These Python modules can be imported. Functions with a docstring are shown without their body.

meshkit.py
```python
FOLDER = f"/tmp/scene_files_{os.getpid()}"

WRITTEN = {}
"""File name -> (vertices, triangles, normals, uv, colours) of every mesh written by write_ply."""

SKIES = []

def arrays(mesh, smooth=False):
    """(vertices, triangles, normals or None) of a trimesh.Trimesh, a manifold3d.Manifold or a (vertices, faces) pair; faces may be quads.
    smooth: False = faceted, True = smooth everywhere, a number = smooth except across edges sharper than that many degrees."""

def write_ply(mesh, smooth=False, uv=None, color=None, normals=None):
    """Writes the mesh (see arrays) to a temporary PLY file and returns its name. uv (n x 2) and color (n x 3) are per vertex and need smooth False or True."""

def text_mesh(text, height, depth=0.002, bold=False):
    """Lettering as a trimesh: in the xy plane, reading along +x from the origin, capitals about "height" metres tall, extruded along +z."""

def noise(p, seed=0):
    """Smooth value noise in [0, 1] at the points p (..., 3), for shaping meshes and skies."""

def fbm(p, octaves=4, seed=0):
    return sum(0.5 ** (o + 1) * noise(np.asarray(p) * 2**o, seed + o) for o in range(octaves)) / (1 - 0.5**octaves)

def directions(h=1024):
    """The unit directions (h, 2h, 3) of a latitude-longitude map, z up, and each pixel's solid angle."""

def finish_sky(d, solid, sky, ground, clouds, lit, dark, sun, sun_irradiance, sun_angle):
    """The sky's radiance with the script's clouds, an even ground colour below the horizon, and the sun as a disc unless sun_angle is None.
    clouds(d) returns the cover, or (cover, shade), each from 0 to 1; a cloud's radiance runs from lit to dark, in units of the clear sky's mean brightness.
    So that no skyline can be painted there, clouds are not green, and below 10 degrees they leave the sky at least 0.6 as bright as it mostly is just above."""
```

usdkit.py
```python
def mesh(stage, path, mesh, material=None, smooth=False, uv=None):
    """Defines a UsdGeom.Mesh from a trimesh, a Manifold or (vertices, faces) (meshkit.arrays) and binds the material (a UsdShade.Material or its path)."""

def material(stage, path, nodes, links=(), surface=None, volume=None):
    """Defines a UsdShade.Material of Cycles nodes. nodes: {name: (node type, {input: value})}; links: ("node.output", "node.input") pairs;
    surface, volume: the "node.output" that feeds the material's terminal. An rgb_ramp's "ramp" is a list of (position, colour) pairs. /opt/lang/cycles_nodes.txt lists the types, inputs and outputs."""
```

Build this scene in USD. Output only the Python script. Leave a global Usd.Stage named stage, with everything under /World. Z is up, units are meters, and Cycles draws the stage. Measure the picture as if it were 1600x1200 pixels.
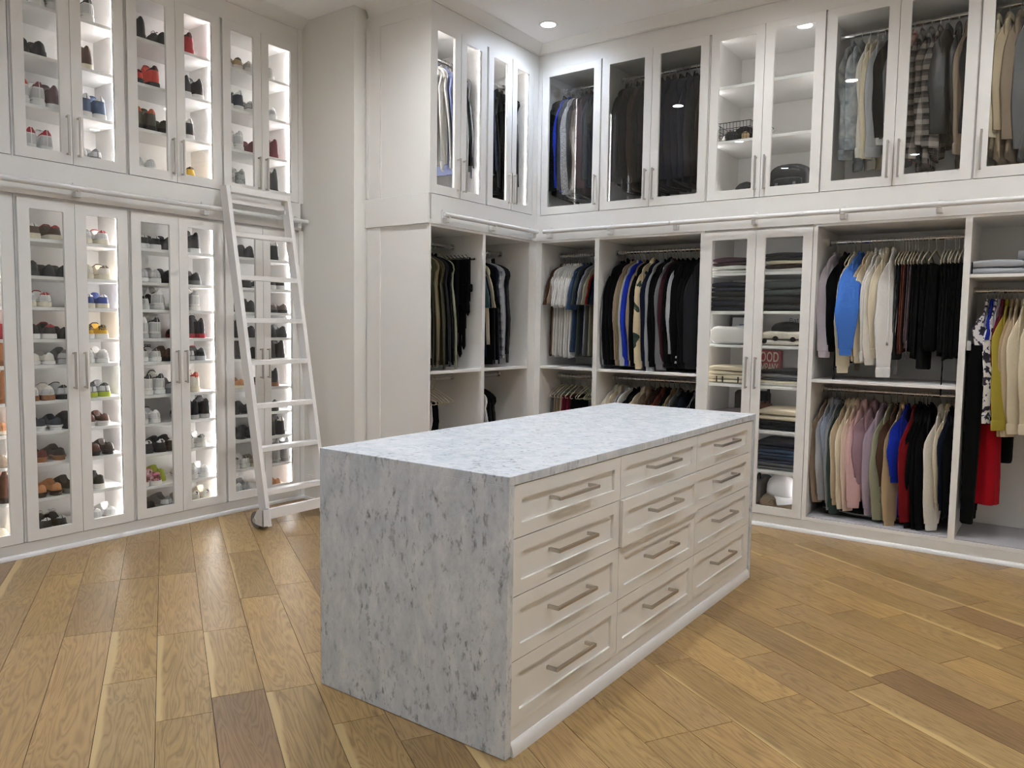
import math, numpy as np, trimesh
from shapely.geometry import Polygon, box as sbox
from shapely import affinity
import usdkit, meshkit
from pxr import Usd, UsdGeom, Gf, Sdf, UsdShade, UsdLux

stage = Usd.Stage.CreateInMemory()
UsdGeom.SetStageUpAxis(stage, 'Z'); UsdGeom.SetStageMetersPerUnit(stage, 1.0)
UsdGeom.Xform.Define(stage, '/World')
stage.SetDefaultPrim(stage.GetPrimAtPath('/World'))

# ------------------------------------------------------------------ camera, light, exposure
EXPOSURE = 1.48
cam = UsdGeom.Camera.Define(stage, '/World/camera')
cam.CreateHorizontalApertureAttr(36.0); cam.CreateVerticalApertureAttr(27.0)
cam.CreateFocalLengthAttr(36.0 * 1203.27 / 1600.0)
cam.CreateClippingRangeAttr(Gf.Vec2f(0.05, 60.0))
cam.CreateExposureAttr(EXPOSURE)
_r = np.array([0.81122613, 0.58454889, 0.01465477]); _u = np.array([-0.05638104, 0.05324986, 0.99698828]); _f = np.array([-0.58200803, 0.8096092, -0.07615515])
_m = np.eye(4); _m[0, :3] = _r; _m[1, :3] = _u; _m[2, :3] = -_f; _m[3, :3] = (0, 0, 1.38361858)
cam.AddTransformOp().Set(Gf.Matrix4d(_m.tolist()))
# ceiling downlights, mostly unseen and placed for their light: (x, y, strength factor, colour)
WARM, COOL = (0.985, 1.0, 1.02), (0.78, 0.90, 1.08)
LAMP_E = 385.0
NEAR_COOL = (0.80, 0.94, 1.16)  # cool tint of the unseen near lamps, cools the island front
LAMPS = [(-3.30, 4.99, 0.44, COOL), (-3.36, 3.26, 1.10, WARM), (-1.72, 3.17, 0.95, WARM), (-3.36, 1.45, 0.55, NEAR_COOL), (-1.72, 1.40, 0.34, NEAR_COOL),
         (-1.72, 4.70, 0.60, WARM), (-0.10, 4.70, 0.60, WARM), (-0.10, 3.17, 1.15, WARM), (-0.10, 1.40, 0.90, WARM), (-3.36, -0.4, 0.60, NEAR_COOL), (-1.72, -0.4, 0.50, NEAR_COOL), (-0.10, -0.4, 0.4, WARM)]
LAMPWHERE = ['', 'between the ladder and the island', 'above the far half of the island', 'out of view, lighting the shoe cabinets at the left', 'out of view, lighting the near end of the island', 'above the back wall\'s glass cabinet', 'out of view, lighting the right-hand open bay', 'out of view, lighting drawers and floor right of the island', 'out of view, lighting the floor right of the camera', 'unseen behind the camera, lighting the room near the shoe wall', 'unseen behind the camera, lighting the middle of the room', 'unseen behind the camera, lighting the right of the room']
LED_E = 11.0
LED_COL = (1.0, 0.955, 0.965)

# ------------------------------------------------------------------ helpers
def lin(r, g, b):
    f = lambda c: c / 12.92 if c <= 0.04045 else ((c + 0.055) / 1.055) ** 2.4
    return tuple(f(c / 255.0) for c in (r, g, b))

_used = {}
def numbered(parent, name):
    k = (parent, name); n = _used.get(k, 0); _used[k] = n + 1
    return name if n == 0 else f'{name}_{n:03d}'

LOC = {}
def thing(name, label=None, cat=None, loc=(0, 0, 0), rz=0.0, group=None, kind=None, parent='/World', instanceable=None):
    p = parent + '/' + numbered(parent, name)
    x = UsdGeom.Xform.Define(stage, p)
    x.AddTranslateOp().Set(Gf.Vec3d(*map(float, loc))); x.AddRotateZOp().Set(float(math.degrees(rz)))
    LOC[p] = np.array(loc, float)
    tag(p, label, cat, group, kind)
    return p

def tag(p, label=None, cat=None, group=None, kind=None):
    o = stage.GetPrimAtPath(p)
    for k, v in (('label', label), ('category', cat), ('group', group), ('kind', kind)):
        if v: o.SetCustomDataByKey(k, v)

def ref(src, label, loc, rz=0.0, cat=None, group=None):
    """a copy of a whole thing: an instance that references the first one"""
    base = src.rsplit('/', 1)[1]
    if base[-4:-3] == '_' and base[-3:].isdigit(): base = base[:-4]
    p = thing(base, label, cat or stage.GetPrimAtPath(src).GetCustomDataByKey('category'), loc, rz, group)
    o = stage.GetPrimAtPath(p); o.GetReferences().AddInternalReference(src); o.SetInstanceable(True)
    return p

def tm(mesh):
    if isinstance(mesh, trimesh.Trimesh): return mesh
    if isinstance(mesh, (list,)): return trimesh.util.concatenate([tm(m) for m in mesh])
    v, f = mesh; f = np.asarray(f)
    if f.shape[1] == 4: f = np.vstack([f[:, [0, 1, 2]], f[:, [0, 2, 3]]])
    return trimesh.Trimesh(np.asarray(v, float), f, process=False)

def obj(name, mesh, mat, parent='/World', smooth=False, world=False, label=None):
    """ONE mesh prim; world=True: the vertices are in world coordinates and the parent thing is moved to LOC"""
    m = tm(mesh)
    if world:
        root = '/'.join(parent.split('/')[:3])
        if root in LOC and parent != '/World':
            m = trimesh.Trimesh(m.vertices - LOC[root], m.faces, process=False)
    p = parent + '/' + numbered(parent, name)
    usdkit.mesh(stage, p, m, mat, smooth=smooth)
    if label: tag(p, label)
    return p

BF = np.array([[0, 2, 3], [0, 3, 1], [4, 5, 7], [4, 7, 6], [0, 1, 5], [0, 5, 4], [2, 6, 7], [2, 7, 3], [0, 4, 6], [0, 6, 2], [1, 3, 7], [1, 7, 5]])
def box(x0, x1, y0, y1, z0, z1, bev=0.0):
    x0, x1 = min(x0, x1), max(x0, x1); y0, y1 = min(y0, y1), max(y0, y1); z0, z1 = min(z0, z1), max(z0, z1)
    if bev <= 0:
        v = np.array([(x, y, z) for x in (x0, x1) for y in (y0, y1) for z in (z0, z1)], float)
        return trimesh.Trimesh(v, BF[:, ::-1] * 0 + BF, process=False)
    b = min(bev, .45 * min(x1 - x0, y1 - y0, z1 - z0)); pts = []
    for sx in (0, 1):
        for sy in (0, 1):
            for sz in (0, 1):
                X, Y, Z = (x0, x1)[sx], (y0, y1)[sy], (z0, z1)[sz]
                ix, iy, iz = (X + b, X - b)[sx], (Y + b, Y - b)[sy], (Z + b, Z - b)[sz]
                pts += [(X, iy, iz), (ix, Y, iz), (ix, iy, Z)]
    return trimesh.convex.convex_hull(np.array(pts))

class Wall:
    """a cabinet front: a runs along the wall, d out of the front plane into the room"""
    def __init__(s, axis, plane): s.axis, s.plane = axis, plane
    def p(s, a, d, z):
        return (s.plane + d, a, z) if s.axis == 'x' else (a, s.plane - d, z)
    def box(s, a0, a1, d0, d1, z0, z1, bev=0.0):
        p, q = s.p(a0, d0, z0), s.p(a1, d1, z1)
        return box(p[0], q[0], p[1], q[1], z0, z1, bev)
    def poly(s, poly, d0, d1):
        """polygon in (a, z) extruded from d0 to d1"""
        m = trimesh.creation.extrude_polygon(poly, abs(d1 - d0), engine='earcut')
        v = m.vertices; dd = min(d0, d1) + v[:, 2]
        w = np.stack([s.plane + dd, v[:, 0], v[:, 1]], 1) if s.axis == 'x' else np.stack([v[:, 0], s.plane - dd, v[:, 1]], 1)
        f = m.faces if s.axis == 'x' else m.faces
        t = trimesh.Trimesh(w, f, process=False)
        if t.volume < 0: t.invert()
        return t

def tube(pts, r, seg=10, ends=True):
    pts = np.asarray(pts, float); n = len(pts); r = np.broadcast_to(np.asarray(r, float), (n,))
    t = np.gradient(pts, axis=0); t /= np.maximum(np.linalg.norm(t, axis=1, keepdims=True), 1e-9)
    up = np.array([0, 0, 1.0]) if abs(t[0, 2]) < .9 else np.array([1.0, 0, 0])
    rings = []
    a = np.cross(t[0], up); a /= np.linalg.norm(a)
    for i in range(n):
        a = a - t[i] * np.dot(a, t[i]); a /= max(np.linalg.norm(a), 1e-9); b = np.cross(t[i], a)
        th = np.linspace(0, 2 * np.pi, seg, endpoint=False)
        rings.append(pts[i] + r[i] * (np.cos(th)[:, None] * a + np.sin(th)[:, None] * b))
    return loft(np.array(rings), ends)

def loft(R, caps=True, closed=True):
    """R: n rings x m points x 3"""
    n, m, _ = R.shape; v = R.reshape(-1, 3); f = []
    i, j = np.meshgrid(np.arange(n - 1), np.arange(m if closed else m - 1), indexing='ij'); i, j = i.ravel(), j.ravel(); k = (j + 1) % m
    a, b, c, d = i * m + j, i * m + k, (i + 1) * m + k, (i + 1) * m + j
    f = np.vstack([np.stack([a, b, c], 1), np.stack([a, c, d], 1)])
    if caps and closed:
        c0, c1 = R[0].mean(0), R[-1].mean(0); N = len(v); v = np.vstack([v, c0, c1]); jj = np.arange(m); kk = (jj + 1) % m
        f = np.vstack([f, np.stack([np.full(m, N), kk, jj], 1), np.stack([np.full(m, N + 1), (n - 1) * m + jj, (n - 1) * m + kk], 1)])
    return trimesh.Trimesh(v, f, process=False)

def cyl(p0, p1, r, seg=16):
    return tube([p0, p1], r, seg)

def lathe(profile, axis_p, seg=24):
    th = np.linspace(0, 2 * np.pi, seg, endpoint=False)
    R = np.array([[(axis_p[0] + r * math.cos(t), axis_p[1] + r * math.sin(t), axis_p[2] + z) for t in th] for r, z in profile])
    return loft(R)

# ------------------------------------------------------------------ materials
def M(name): return '/World/Looks/' + name
UsdGeom.Scope.Define(stage, '/World/Looks')
_mats = {}
def plain(name, col, rough=0.5, metal=0.0, bump=0.0, bscale=200.0, spec=0.5, sheen=0.0, coat=0.0):
    if name in _mats: return _mats[name]
    nodes = {'p': ('principled_bsdf', {'base_color': col, 'roughness': rough, 'metallic': metal, 'specular_ior_level': spec, 'sheen_weight': sheen, 'coat_weight': coat})}
    links = []
    if bump > 0:
        nodes.update({'tc': ('texture_coordinate', {}), 'n': ('noise_texture', {'scale': bscale, 'detail': 3.0}), 'b': ('bump', {'strength': bump, 'distance': 0.002})})
        links += [('tc.object', 'n.vector'), ('n.fac', 'b.height'), ('b.normal', 'p.normal')]
    usdkit.material(stage, M(name), nodes, links, surface='p.BSDF'); _mats[name] = M(name)
    return M(name)
def emit(name, col, e):
    if name not in _mats:
        usdkit.material(stage, M(name), {'e': ('emission', {'color': col, 'strength': e})}, [], surface='e.emission'); _mats[name] = M(name)
    return M(name)
def beam(name, col, e, power=1.5):
    """a downlight's lens: brightest along its axis"""
    usdkit.material(stage, M(name), {'lw': ('layer_weight', {'blend': 0.5}), 'inv': ('math', {'math_type': 'subtract', 'value1': 1.0}), 'pw': ('math', {'math_type': 'power', 'value2': power}), 'mu': ('math', {'math_type': 'multiply', 'value2': e}), 'em': ('emission', {'color': col})},
                    [('lw.facing', 'inv.value2'), ('inv.value', 'pw.value1'), ('pw.value', 'mu.value1'), ('mu.value', 'em.strength')], surface='em.emission'); return M(name)

WHITE = plain('white_cabinet_paint', lin(238, 236, 232), 0.38)
WALLP = plain('white_wall_paint', lin(236, 234, 228), 0.7)
CEILP = plain('ceiling_paint', lin(246, 245, 244), 0.8)
SHELF = plain('white_melamine', lin(236, 234, 231), 0.42)
LADW = plain('ladder_white_paint', lin(243, 241, 239), 0.33)
RAILW = plain('rail_white_enamel', lin(232, 231, 230), 0.3)
NICKEL = plain('brushed_nickel', (0.60, 0.57, 0.53), 0.32, 1.0)
CHROME = plain('chrome', (0.72, 0.72, 0.72), 0.16, 1.0)
RUBBER = plain('grey_rubber', lin(120, 118, 116), 0.6)
DARKGAP = plain('dark_joint', lin(70, 52, 38), 0.9)
BLACKP = plain('black_plastic', lin(26, 26, 27), 0.45)
PLINTH = plain('plinth_paint', lin(222, 219, 213), 0.45)
# the window panes: see-through with a fresnel mirror, so that the lamps and strips reflect
usdkit.material(stage, M('door_glass'), {'t': ('transparent_bsdf', {'color': (0.97, 0.98, 0.975)}), 'g': ('glossy_bsdf', {'color': (1, 1, 1), 'roughness': 0.0}), 'ge': ('geometry', {}), 'io': ('map_range', {'from_min': 0.0, 'from_max': 1.0, 'to_min': 1.45, 'to_max': 0.6897}), 'f': ('fresnel', {}), 'm': ('mix_closure', {})},
                [('ge.backfacing', 'io.value'), ('io.result', 'f.IOR'), ('f.fac', 'm.fac'), ('t.BSDF', 'm.closure1'), ('g.BSDF', 'm.closure2')], surface='m.closure')
GLASS = M('door_glass')
LEDM = emit('led_strip_light', LED_COL, LED_E)
LEDW = emit('unseen_led_weak', LED_COL, LED_E * 0.11)  # for strips out of view on the left side panels
LEDS = emit('led_strip_side', LED_COL, LED_E * 0.42)
LEDVW = emit('unseen_led_dim', LED_COL, LED_E * 0.14)  # for strips out of view in the denim and plaid wardrobe

def marble():
    n = {'tc': ('texture_coordinate', {}), 'map': ('mapping', {'rotation': (0.30, 0.42, 0.2), 'scale': (1.0, 1.0, 0.5)}),
         'cl': ('noise_texture', {'scale': 15.0, 'detail': 6.0, 'roughness': 0.68, 'distortion': 0.3}),
         'clr': ('rgb_ramp', {'ramp': [(0.30, lin(194, 201, 208)), (0.47, lin(211, 216, 222)), (0.68, lin(231, 233, 236))]}),
         'sp': ('noise_texture', {'scale': 44.0, 'detail': 6.0, 'roughness': 0.68, 'distortion': 0.25}),
         'spr': ('rgb_ramp', {'ramp': [(0.0, (0, 0, 0)), (0.53, (0, 0, 0)), (0.60, (0.5, 0.5, 0.5)), (0.69, (1, 1, 1))]}),
         'gate': ('noise_texture', {'scale': 6.5, 'detail': 5.0, 'roughness': 0.65, 'distortion': 1.2}),
         'gr': ('rgb_ramp', {'ramp': [(0.38, (0.10, 0.10, 0.10)), (0.60, (1, 1, 1))]}),
         'v': ('noise_texture', {'scale': 3.4, 'detail': 8.0, 'roughness': 0.72, 'distortion': 1.4}),
         'vr': ('rgb_ramp', {'ramp': [(0.478, (0, 0, 0)), (0.4985, (1, 1, 1)), (0.5015, (1, 1, 1)), (0.522, (0, 0, 0))]}),
         'mul': ('mix', {'mix_type': 'multiply', 'fac': 1.0}), 'vs': ('mix', {'mix_type': 'multiply', 'fac': 1.0, 'color2': (0.10, 0.10, 0.10)}), 'add': ('mix', {'mix_type': 'lighten', 'fac': 1.0}),
         'bw': ('rgb_to_bw', {}), 'mixc': ('mix', {'color2': lin(108, 114, 122)}), 'p': ('principled_bsdf', {'roughness': 0.30})}
    l = [('tc.object', 'map.vector'), ('map.vector', 'cl.vector'), ('map.vector', 'sp.vector'), ('map.vector', 'gate.vector'), ('map.vector', 'v.vector'), ('cl.fac', 'clr.fac'), ('sp.fac', 'spr.fac'), ('gate.fac', 'gr.fac'), ('v.fac', 'vr.fac'),
         ('spr.color', 'mul.color1'), ('gr.color', 'mul.color2'), ('vr.color', 'vs.color1'), ('mul.color', 'add.color1'), ('vs.color', 'add.color2'), ('add.color', 'bw.color'), ('bw.val', 'mixc.fac'), ('clr.color', 'mixc.color1'), ('mixc.color', 'p.base_color')]
    usdkit.material(stage, M('grey_veined_marble'), n, l, surface='p.BSDF'); return M('grey_veined_marble')
MARBLE = marble()

def oak(i, base, dark, pale, knot=0.0, sap=0.0):
    """oak plank, grain along local x; sap: pale sapwood along one edge"""
    n = {'tc': ('texture_coordinate', {}), 'oi': ('object_info', {}), 'ofs': ('math', {'math_type': 'multiply', 'value2': 37.0}), 'cx': ('combine_xyz', {}), 'add': ('mix', {'mix_type': 'add', 'fac': 1.0}),
         'm1': ('mapping', {'scale': (0.55, 5.0, 1.0), 'location': (3.1 * i, 1.7 * i, 0)}), 'w': ('noise_texture', {'scale': 2.1, 'detail': 3.0, 'roughness': 0.55, 'distortion': 0.7}),
         'k': ('math', {'math_type': 'multiply', 'value2': 15.0}), 'fr': ('math', {'math_type': 'pingpong', 'value2': 0.5}), 'k2': ('math', {'math_type': 'multiply', 'value2': 2.0}),
         'm2': ('mapping', {'scale': (2.2, 55.0, 1.0)}), 'g': ('noise_texture', {'scale': 3.0, 'detail': 4.0, 'roughness': 0.6}),
         'mixg': ('mix', {'fac': 0.42}), 'ramp': ('rgb_ramp', {'ramp': [(0.0, dark), (0.45, base), (1.0, pale)]}),
         'kn': ('voronoi_texture', {'scale': 1.0, 'randomness': 1.0}), 'm3': ('mapping', {'scale': (1.4, 5.2, 1.0), 'location': (0.4 * i, 0, 0)}), 'kr': ('rgb_ramp', {'ramp': [(0.0, (0.8, 0.8, 0.8)), (0.022, (0.5, 0.5, 0.5)), (0.06, (0, 0, 0))]}), 'kf': ('math', {'math_type': 'multiply', 'value2': knot}),
         'kb': ('rgb_to_bw', {}), 'mixk': ('mix', {'color2': lin(78, 56, 36)}),
         'hue': ('noise_texture', {'scale': 1.6, 'detail': 1.0}), 'hr': ('rgb_ramp', {'ramp': [(0.3, (0.90, 0.90, 0.92)), (0.7, (1.06, 1.05, 1.02))]}), 'mh': ('mix', {'mix_type': 'multiply', 'fac': 0.8}), 'tr': ('rgb_ramp', {'ramp': [(0.0, (0.84, 0.83, 0.82)), (0.5, (0.97, 0.97, 0.96)), (1.0, (1.08, 1.07, 1.04))]}), 'mt': ('mix', {'mix_type': 'multiply', 'fac': 1.0}),
         'p': ('principled_bsdf', {'roughness': 0.36}), 'b': ('bump', {'strength': 0.08, 'distance': 0.001})}
    l = [('oi.random', 'ofs.value1'), ('ofs.value', 'cx.x'), ('ofs.value', 'cx.z'), ('tc.object', 'add.color1'), ('cx.vector', 'add.color2'), ('add.color', 'm1.vector'), ('m1.vector', 'w.vector'), ('w.fac', 'k.value1'), ('k.value', 'fr.value1'), ('fr.value', 'k2.value1'),
         ('add.color', 'm2.vector'), ('m2.vector', 'g.vector'), ('k2.value', 'mixg.color1'), ('g.fac', 'mixg.color2'), ('mixg.color', 'ramp.fac'), ('add.color', 'm3.vector'), ('m3.vector', 'kn.vector'), ('kn.distance', 'kr.fac'), ('kr.color', 'kb.color'), ('kb.val', 'kf.value1'), ('kf.value', 'mixk.fac'),
         ('add.color', 'hue.vector'), ('hue.fac', 'hr.fac'), ('oi.random', 'tr.fac'), ('ramp.color', 'mt.color1'), ('tr.color', 'mt.color2'), ('mt.color', 'mh.color1'), ('hr.color', 'mh.color2'), ('g.fac', 'b.height'), ('b.normal', 'p.normal')]
    last = 'mh.color'
    if sap:
        n.update({'sx': ('separate_xyz', {}), 'sn': ('noise_texture', {'scale': 1.3, 'detail': 2.0}), 'sa': ('math', {'math_type': 'multiply_add', 'value2': 0.11, 'value3': -0.055}), 'ss': ('math', {'math_type': 'add'}),
                  'sr': ('map_range', {'from_min': 0.068, 'from_max': 0.080, 'to_min': 0.0, 'to_max': 1.0, 'clamp': True}), 'ms': ('mix', {'color2': lin(190, 162, 112)})})
        l += [('tc.object', 'sx.vector'), ('add.color', 'sn.vector'), ('sn.fac', 'sa.value1'), ('sx.y', 'ss.value1'), ('sa.value', 'ss.value2'), ('ss.value', 'sr.value'), ('sr.result', 'ms.fac'), ('mh.color', 'ms.color1')]
        last = 'ms.color'
    l += [(last, 'mixk.color1'), ('mixk.color', 'p.base_color')]
    usdkit.material(stage, M(f'oak_plank_{i}'), n, l, surface='p.BSDF'); return M(f'oak_plank_{i}')
OAK = [oak(0, lin(161, 131, 88), lin(125, 98, 61), lin(177, 146, 99), 0.6), oak(1, lin(154, 124, 80), lin(117, 90, 55), lin(172, 141, 92), 0.9), oak(2, lin(167, 138, 92), lin(132, 105, 66), lin(183, 154, 105), 0.5, 1),
       oak(3, lin(157, 127, 80), lin(119, 94, 57), lin(177, 146, 96), 0.7, 1), oak(4, lin(137, 107, 72), lin(108, 82, 53), lin(152, 121, 82), 0.4), oak(5, lin(163, 132, 84), lin(125, 98, 58), lin(180, 149, 97), 1.0)]

# ------------------------------------------------------------------ the room
XL, XS, YS0, YB = -4.829, -3.633, 4.053, 5.373
ZC = 3.643
def struct(name, mesh, mat, smooth=False):
    p = obj(name, mesh, mat, smooth=smooth); tag(p, kind='structure'); return p
struct('wall_left', box(-5.30, -5.21, -1.7, 3.93, 0, ZC), WALLP)
struct('wall_jog', box(-5.30, -4.262, 3.93, 4.60, 0, ZC), WALLP)
struct('wall_corner', box(-4.40, -4.25, 4.60, 6.08, 0, ZC), WALLP)
struct('wall_back', box(-4.25, 1.70, 5.985, 6.08, 0, ZC), WALLP)
struct('wall_right', box(1.60, 1.70, -1.7, 5.985, 0, ZC), WALLP)  # out of view, placed to bounce light back into the room
struct('wall_front', box(-5.30, 1.70, -1.80, -1.70, 0, ZC), WALLP)  # behind the camera, unseen, closes the room for bounced light and reflections
ceil = struct('ceiling', box(-5.30, 1.70, -1.80, 6.08, ZC, ZC + .1), CEILP)

# floor: oak planks laid at 30 degrees, every plank a mesh of its own
fl = thing('floor', kind='structure')
obj('sub_floor', box(-5.2, 1.6, -1.7, 5.98, -0.03, -0.004), DARKGAP, fl)
rng = np.random.default_rng(11)
ANG = math.radians(150); dv = np.array([math.cos(ANG), math.sin(ANG)]); nv = np.array([-dv[1], dv[0]])   # along, across
room = Polygon([(XL - .02, -1.69), (1.59, -1.69), (1.59, YB + .02), (XS - .02, YB + .02), (XS - .02, YS0 + .01), (-4.262, YS0 + .01), (-4.262, 3.93), (XL - .02, 3.93)])
corners = np.array(room.exterior.coords); aa, bb = corners @ dv, corners @ nv
PW = 0.1862
b0 = -0.053 * -1.0
k0, k1 = int((bb.min() - 1) / PW) - 1, int((bb.max() + 1) / PW) + 1
for k in range(k0, k1):
    bc = b0 + (k + .5) * PW - 0.0
    a = aa.min() - rng.uniform(0, 1.6)
    while a < aa.max():
        L = rng.uniform(0.50, 1.30)
        if rng.random() < .25: L = rng.uniform(.36, .6)
        rect = sbox(-L / 2 + .0011, -PW / 2 + .0011, L / 2 - .0011, PW / 2 - .0011)
        c = dv * (a + L / 2) + nv * bc
        loc = affinity.rotate(affinity.translate(room, -c[0], -c[1]), -150, origin=(0, 0))
        g = rect.intersection(loc)
        pick = rng.choice([0, 0, 1, 1, 2, 3, 4, 5, 5]); lev = rng.uniform(-.0004, 0.0)
        for gg in getattr(g, 'geoms', [g]):
            if gg.geom_type != 'Polygon' or gg.area < 2e-3: continue
            m = trimesh.creation.extrude_polygon(gg, 0.012, engine='earcut'); m.apply_translation((0, 0, -0.012))
            p = obj('plank', m, OAK[pick], fl)
            x = UsdGeom.Xformable(stage.GetPrimAtPath(p)); x.AddTranslateOp().Set(Gf.Vec3d(float(c[0]), float(c[1]), float(lev))); x.AddRotateZOp().Set(150.0)
        a += L

WLx, WSx, WBy = Wall('x', XL), Wall('x', XS), Wall('y', YB)
A0, A1 = 0.60, 3.90          # extent of the left wall of cabinets
BX1 = 0.36                   # right end of the back wall's cabinets
trim_n = [0]
def trim(mesh, mat=WHITE, smooth=False):
    trim_n[0] += 1
    p = obj(f'trim_{trim_n[0]}', mesh, mat, smooth=smooth); tag(p, kind='structure'); return p
# plinths with their round shoe moulding
def mould(W, a0, a1):
    th = np.linspace(0, np.pi / 2, 7)
    prof = [(-0.01, 0.0)] + [(0.0 + .018 * math.cos(t), .026 * math.sin(t)) for t in th] + [(-0.01, .026)]
    R = np.array([[W.p(a, d - .004, z) for d, z in prof] for a in (a0, a1)])
    return loft(R)
def plinth(nm, W, a0, a1):
    p = obj(nm, [W.box(a0, a1, -.10, -.004, 0, .084), ], PLINTH); tag(p, kind='structure')
    trim(mould(W, a0, a1), RAILW, smooth=40)
plinth('baseboard_left', WLx, A0, 3.925); plinth('baseboard_side', WSx, YS0, YB - .01); plinth('baseboard_back', WBy, XS + .01, BX1)
# the wall end: baseboard and the return panel
bp = obj('baseboard_jog', [box(XL + .03, -4.262, 3.912, 3.93, 0, .175), box(XL + .03, -4.262, 3.918, 3.93, .175, .19)], WHITE); tag(bp, kind='structure')
trim(loft(np.array([[(x, 3.914 - .016 * math.cos(t), .022 * math.sin(t)) for t in np.linspace(0, np.pi / 2, 6)] + [(x, 3.914, 0)] for x in (XL + .03, -4.262)])), RAILW)
trim([box(-4.25, XS - .0215, YS0 + .002, YS0 + .0155, 0, ZC), box(XS - .0215, XS - .004, YS0 + .002, YS0 + .0155, 0, 2.0825), box(XS - .0215, XS - .006, YS0 + .002, YS0 + .0050, 2.0825, ZC)])  # the return panel itself, full-height end panel of the side wardrobes
trim([box(-4.25, -4.115, YS0 - .007, YS0 + .003, 0, 2.08), box(-4.25, -4.115, YS0 - .007, YS0 + .003, 2.29, 3.50), box(-4.249, -4.232, YS0 - .016, YS0 - .002, 2.291, 3.49)])
trim([box(XS - .022, XS + .001, YS0 - .006, YS0 + .004, 0, 2.080), box(XS - .022, XS + .001, YS0 - .006, YS0 + .004, 2.291, 3.58)])
trim(box(-4.262, XS, YS0 - .018, YS0 + .009, 2.0825, 2.288, .002))            # fascia band on the return panel
trim(box(-4.262, XS, YS0 - .003, YS0 + .009, 3.50, 3.585))
# fascia boards that carry the ladder rail, with the bead along their lower edge
def fascia(W, a0, a1):
    trim([W.box(a0, a1, -.10, 0.0, 2.0825, 2.288), W.box(a0, a1, 0.0, .006, 2.0825, 2.112)])
fascia(WLx, A0, 3.905); fascia(WSx, YS0, YB); fascia(WBy, XS, BX1)
def topfascia(W, a0, a1):
    trim(W.box(a0, a1, -.12, -.004, 3.456, ZC))
topfascia(WLx, A0, 3.905); topfascia(WSx, YS0, YB); topfascia(WBy, XS - .03, BX1)
# crown: bevel from the fascia to the ceiling
def crown(pts):
    """pts: list of (x, y, outward normal pair) corner points with mitred profile"""
    prof = [(0.0, 3.578), (0.006, 3.578), (0.010, 3.588), (0.078, 3.634), (0.086, 3.6425), (0.0, 3.6425)]
    R = np.array([[(x + nx * d, y + ny * d, z) for d, z in prof] for x, y, nx, ny in pts])
    trim(loft(R), WHITE)
crown([(XL, A0, 1, 0), (XL, 3.93, 1, -1 * 0)])
crown([(-4.235, YS0, 0.45, -1), (XS, YS0, 1, -1), (XS, YB, 1, -1), (BX1 + 1.2, YB, 0, -1)])
struct('wall_cabinet_end', box(BX1 + .01, 1.6, YB, 5.985, 0, ZC), WHITE)
struct('wall_left_end', box(-5.21, XL - .02, -1.7, A0, 0, ZC), WHITE)
trim(box(XL - .06, XL + .0, 3.888, 3.93, 0, 2.083)); trim(box(XL - .06, XL + .0, 3.888, 3.93, 2.288, 3.6))

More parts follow.
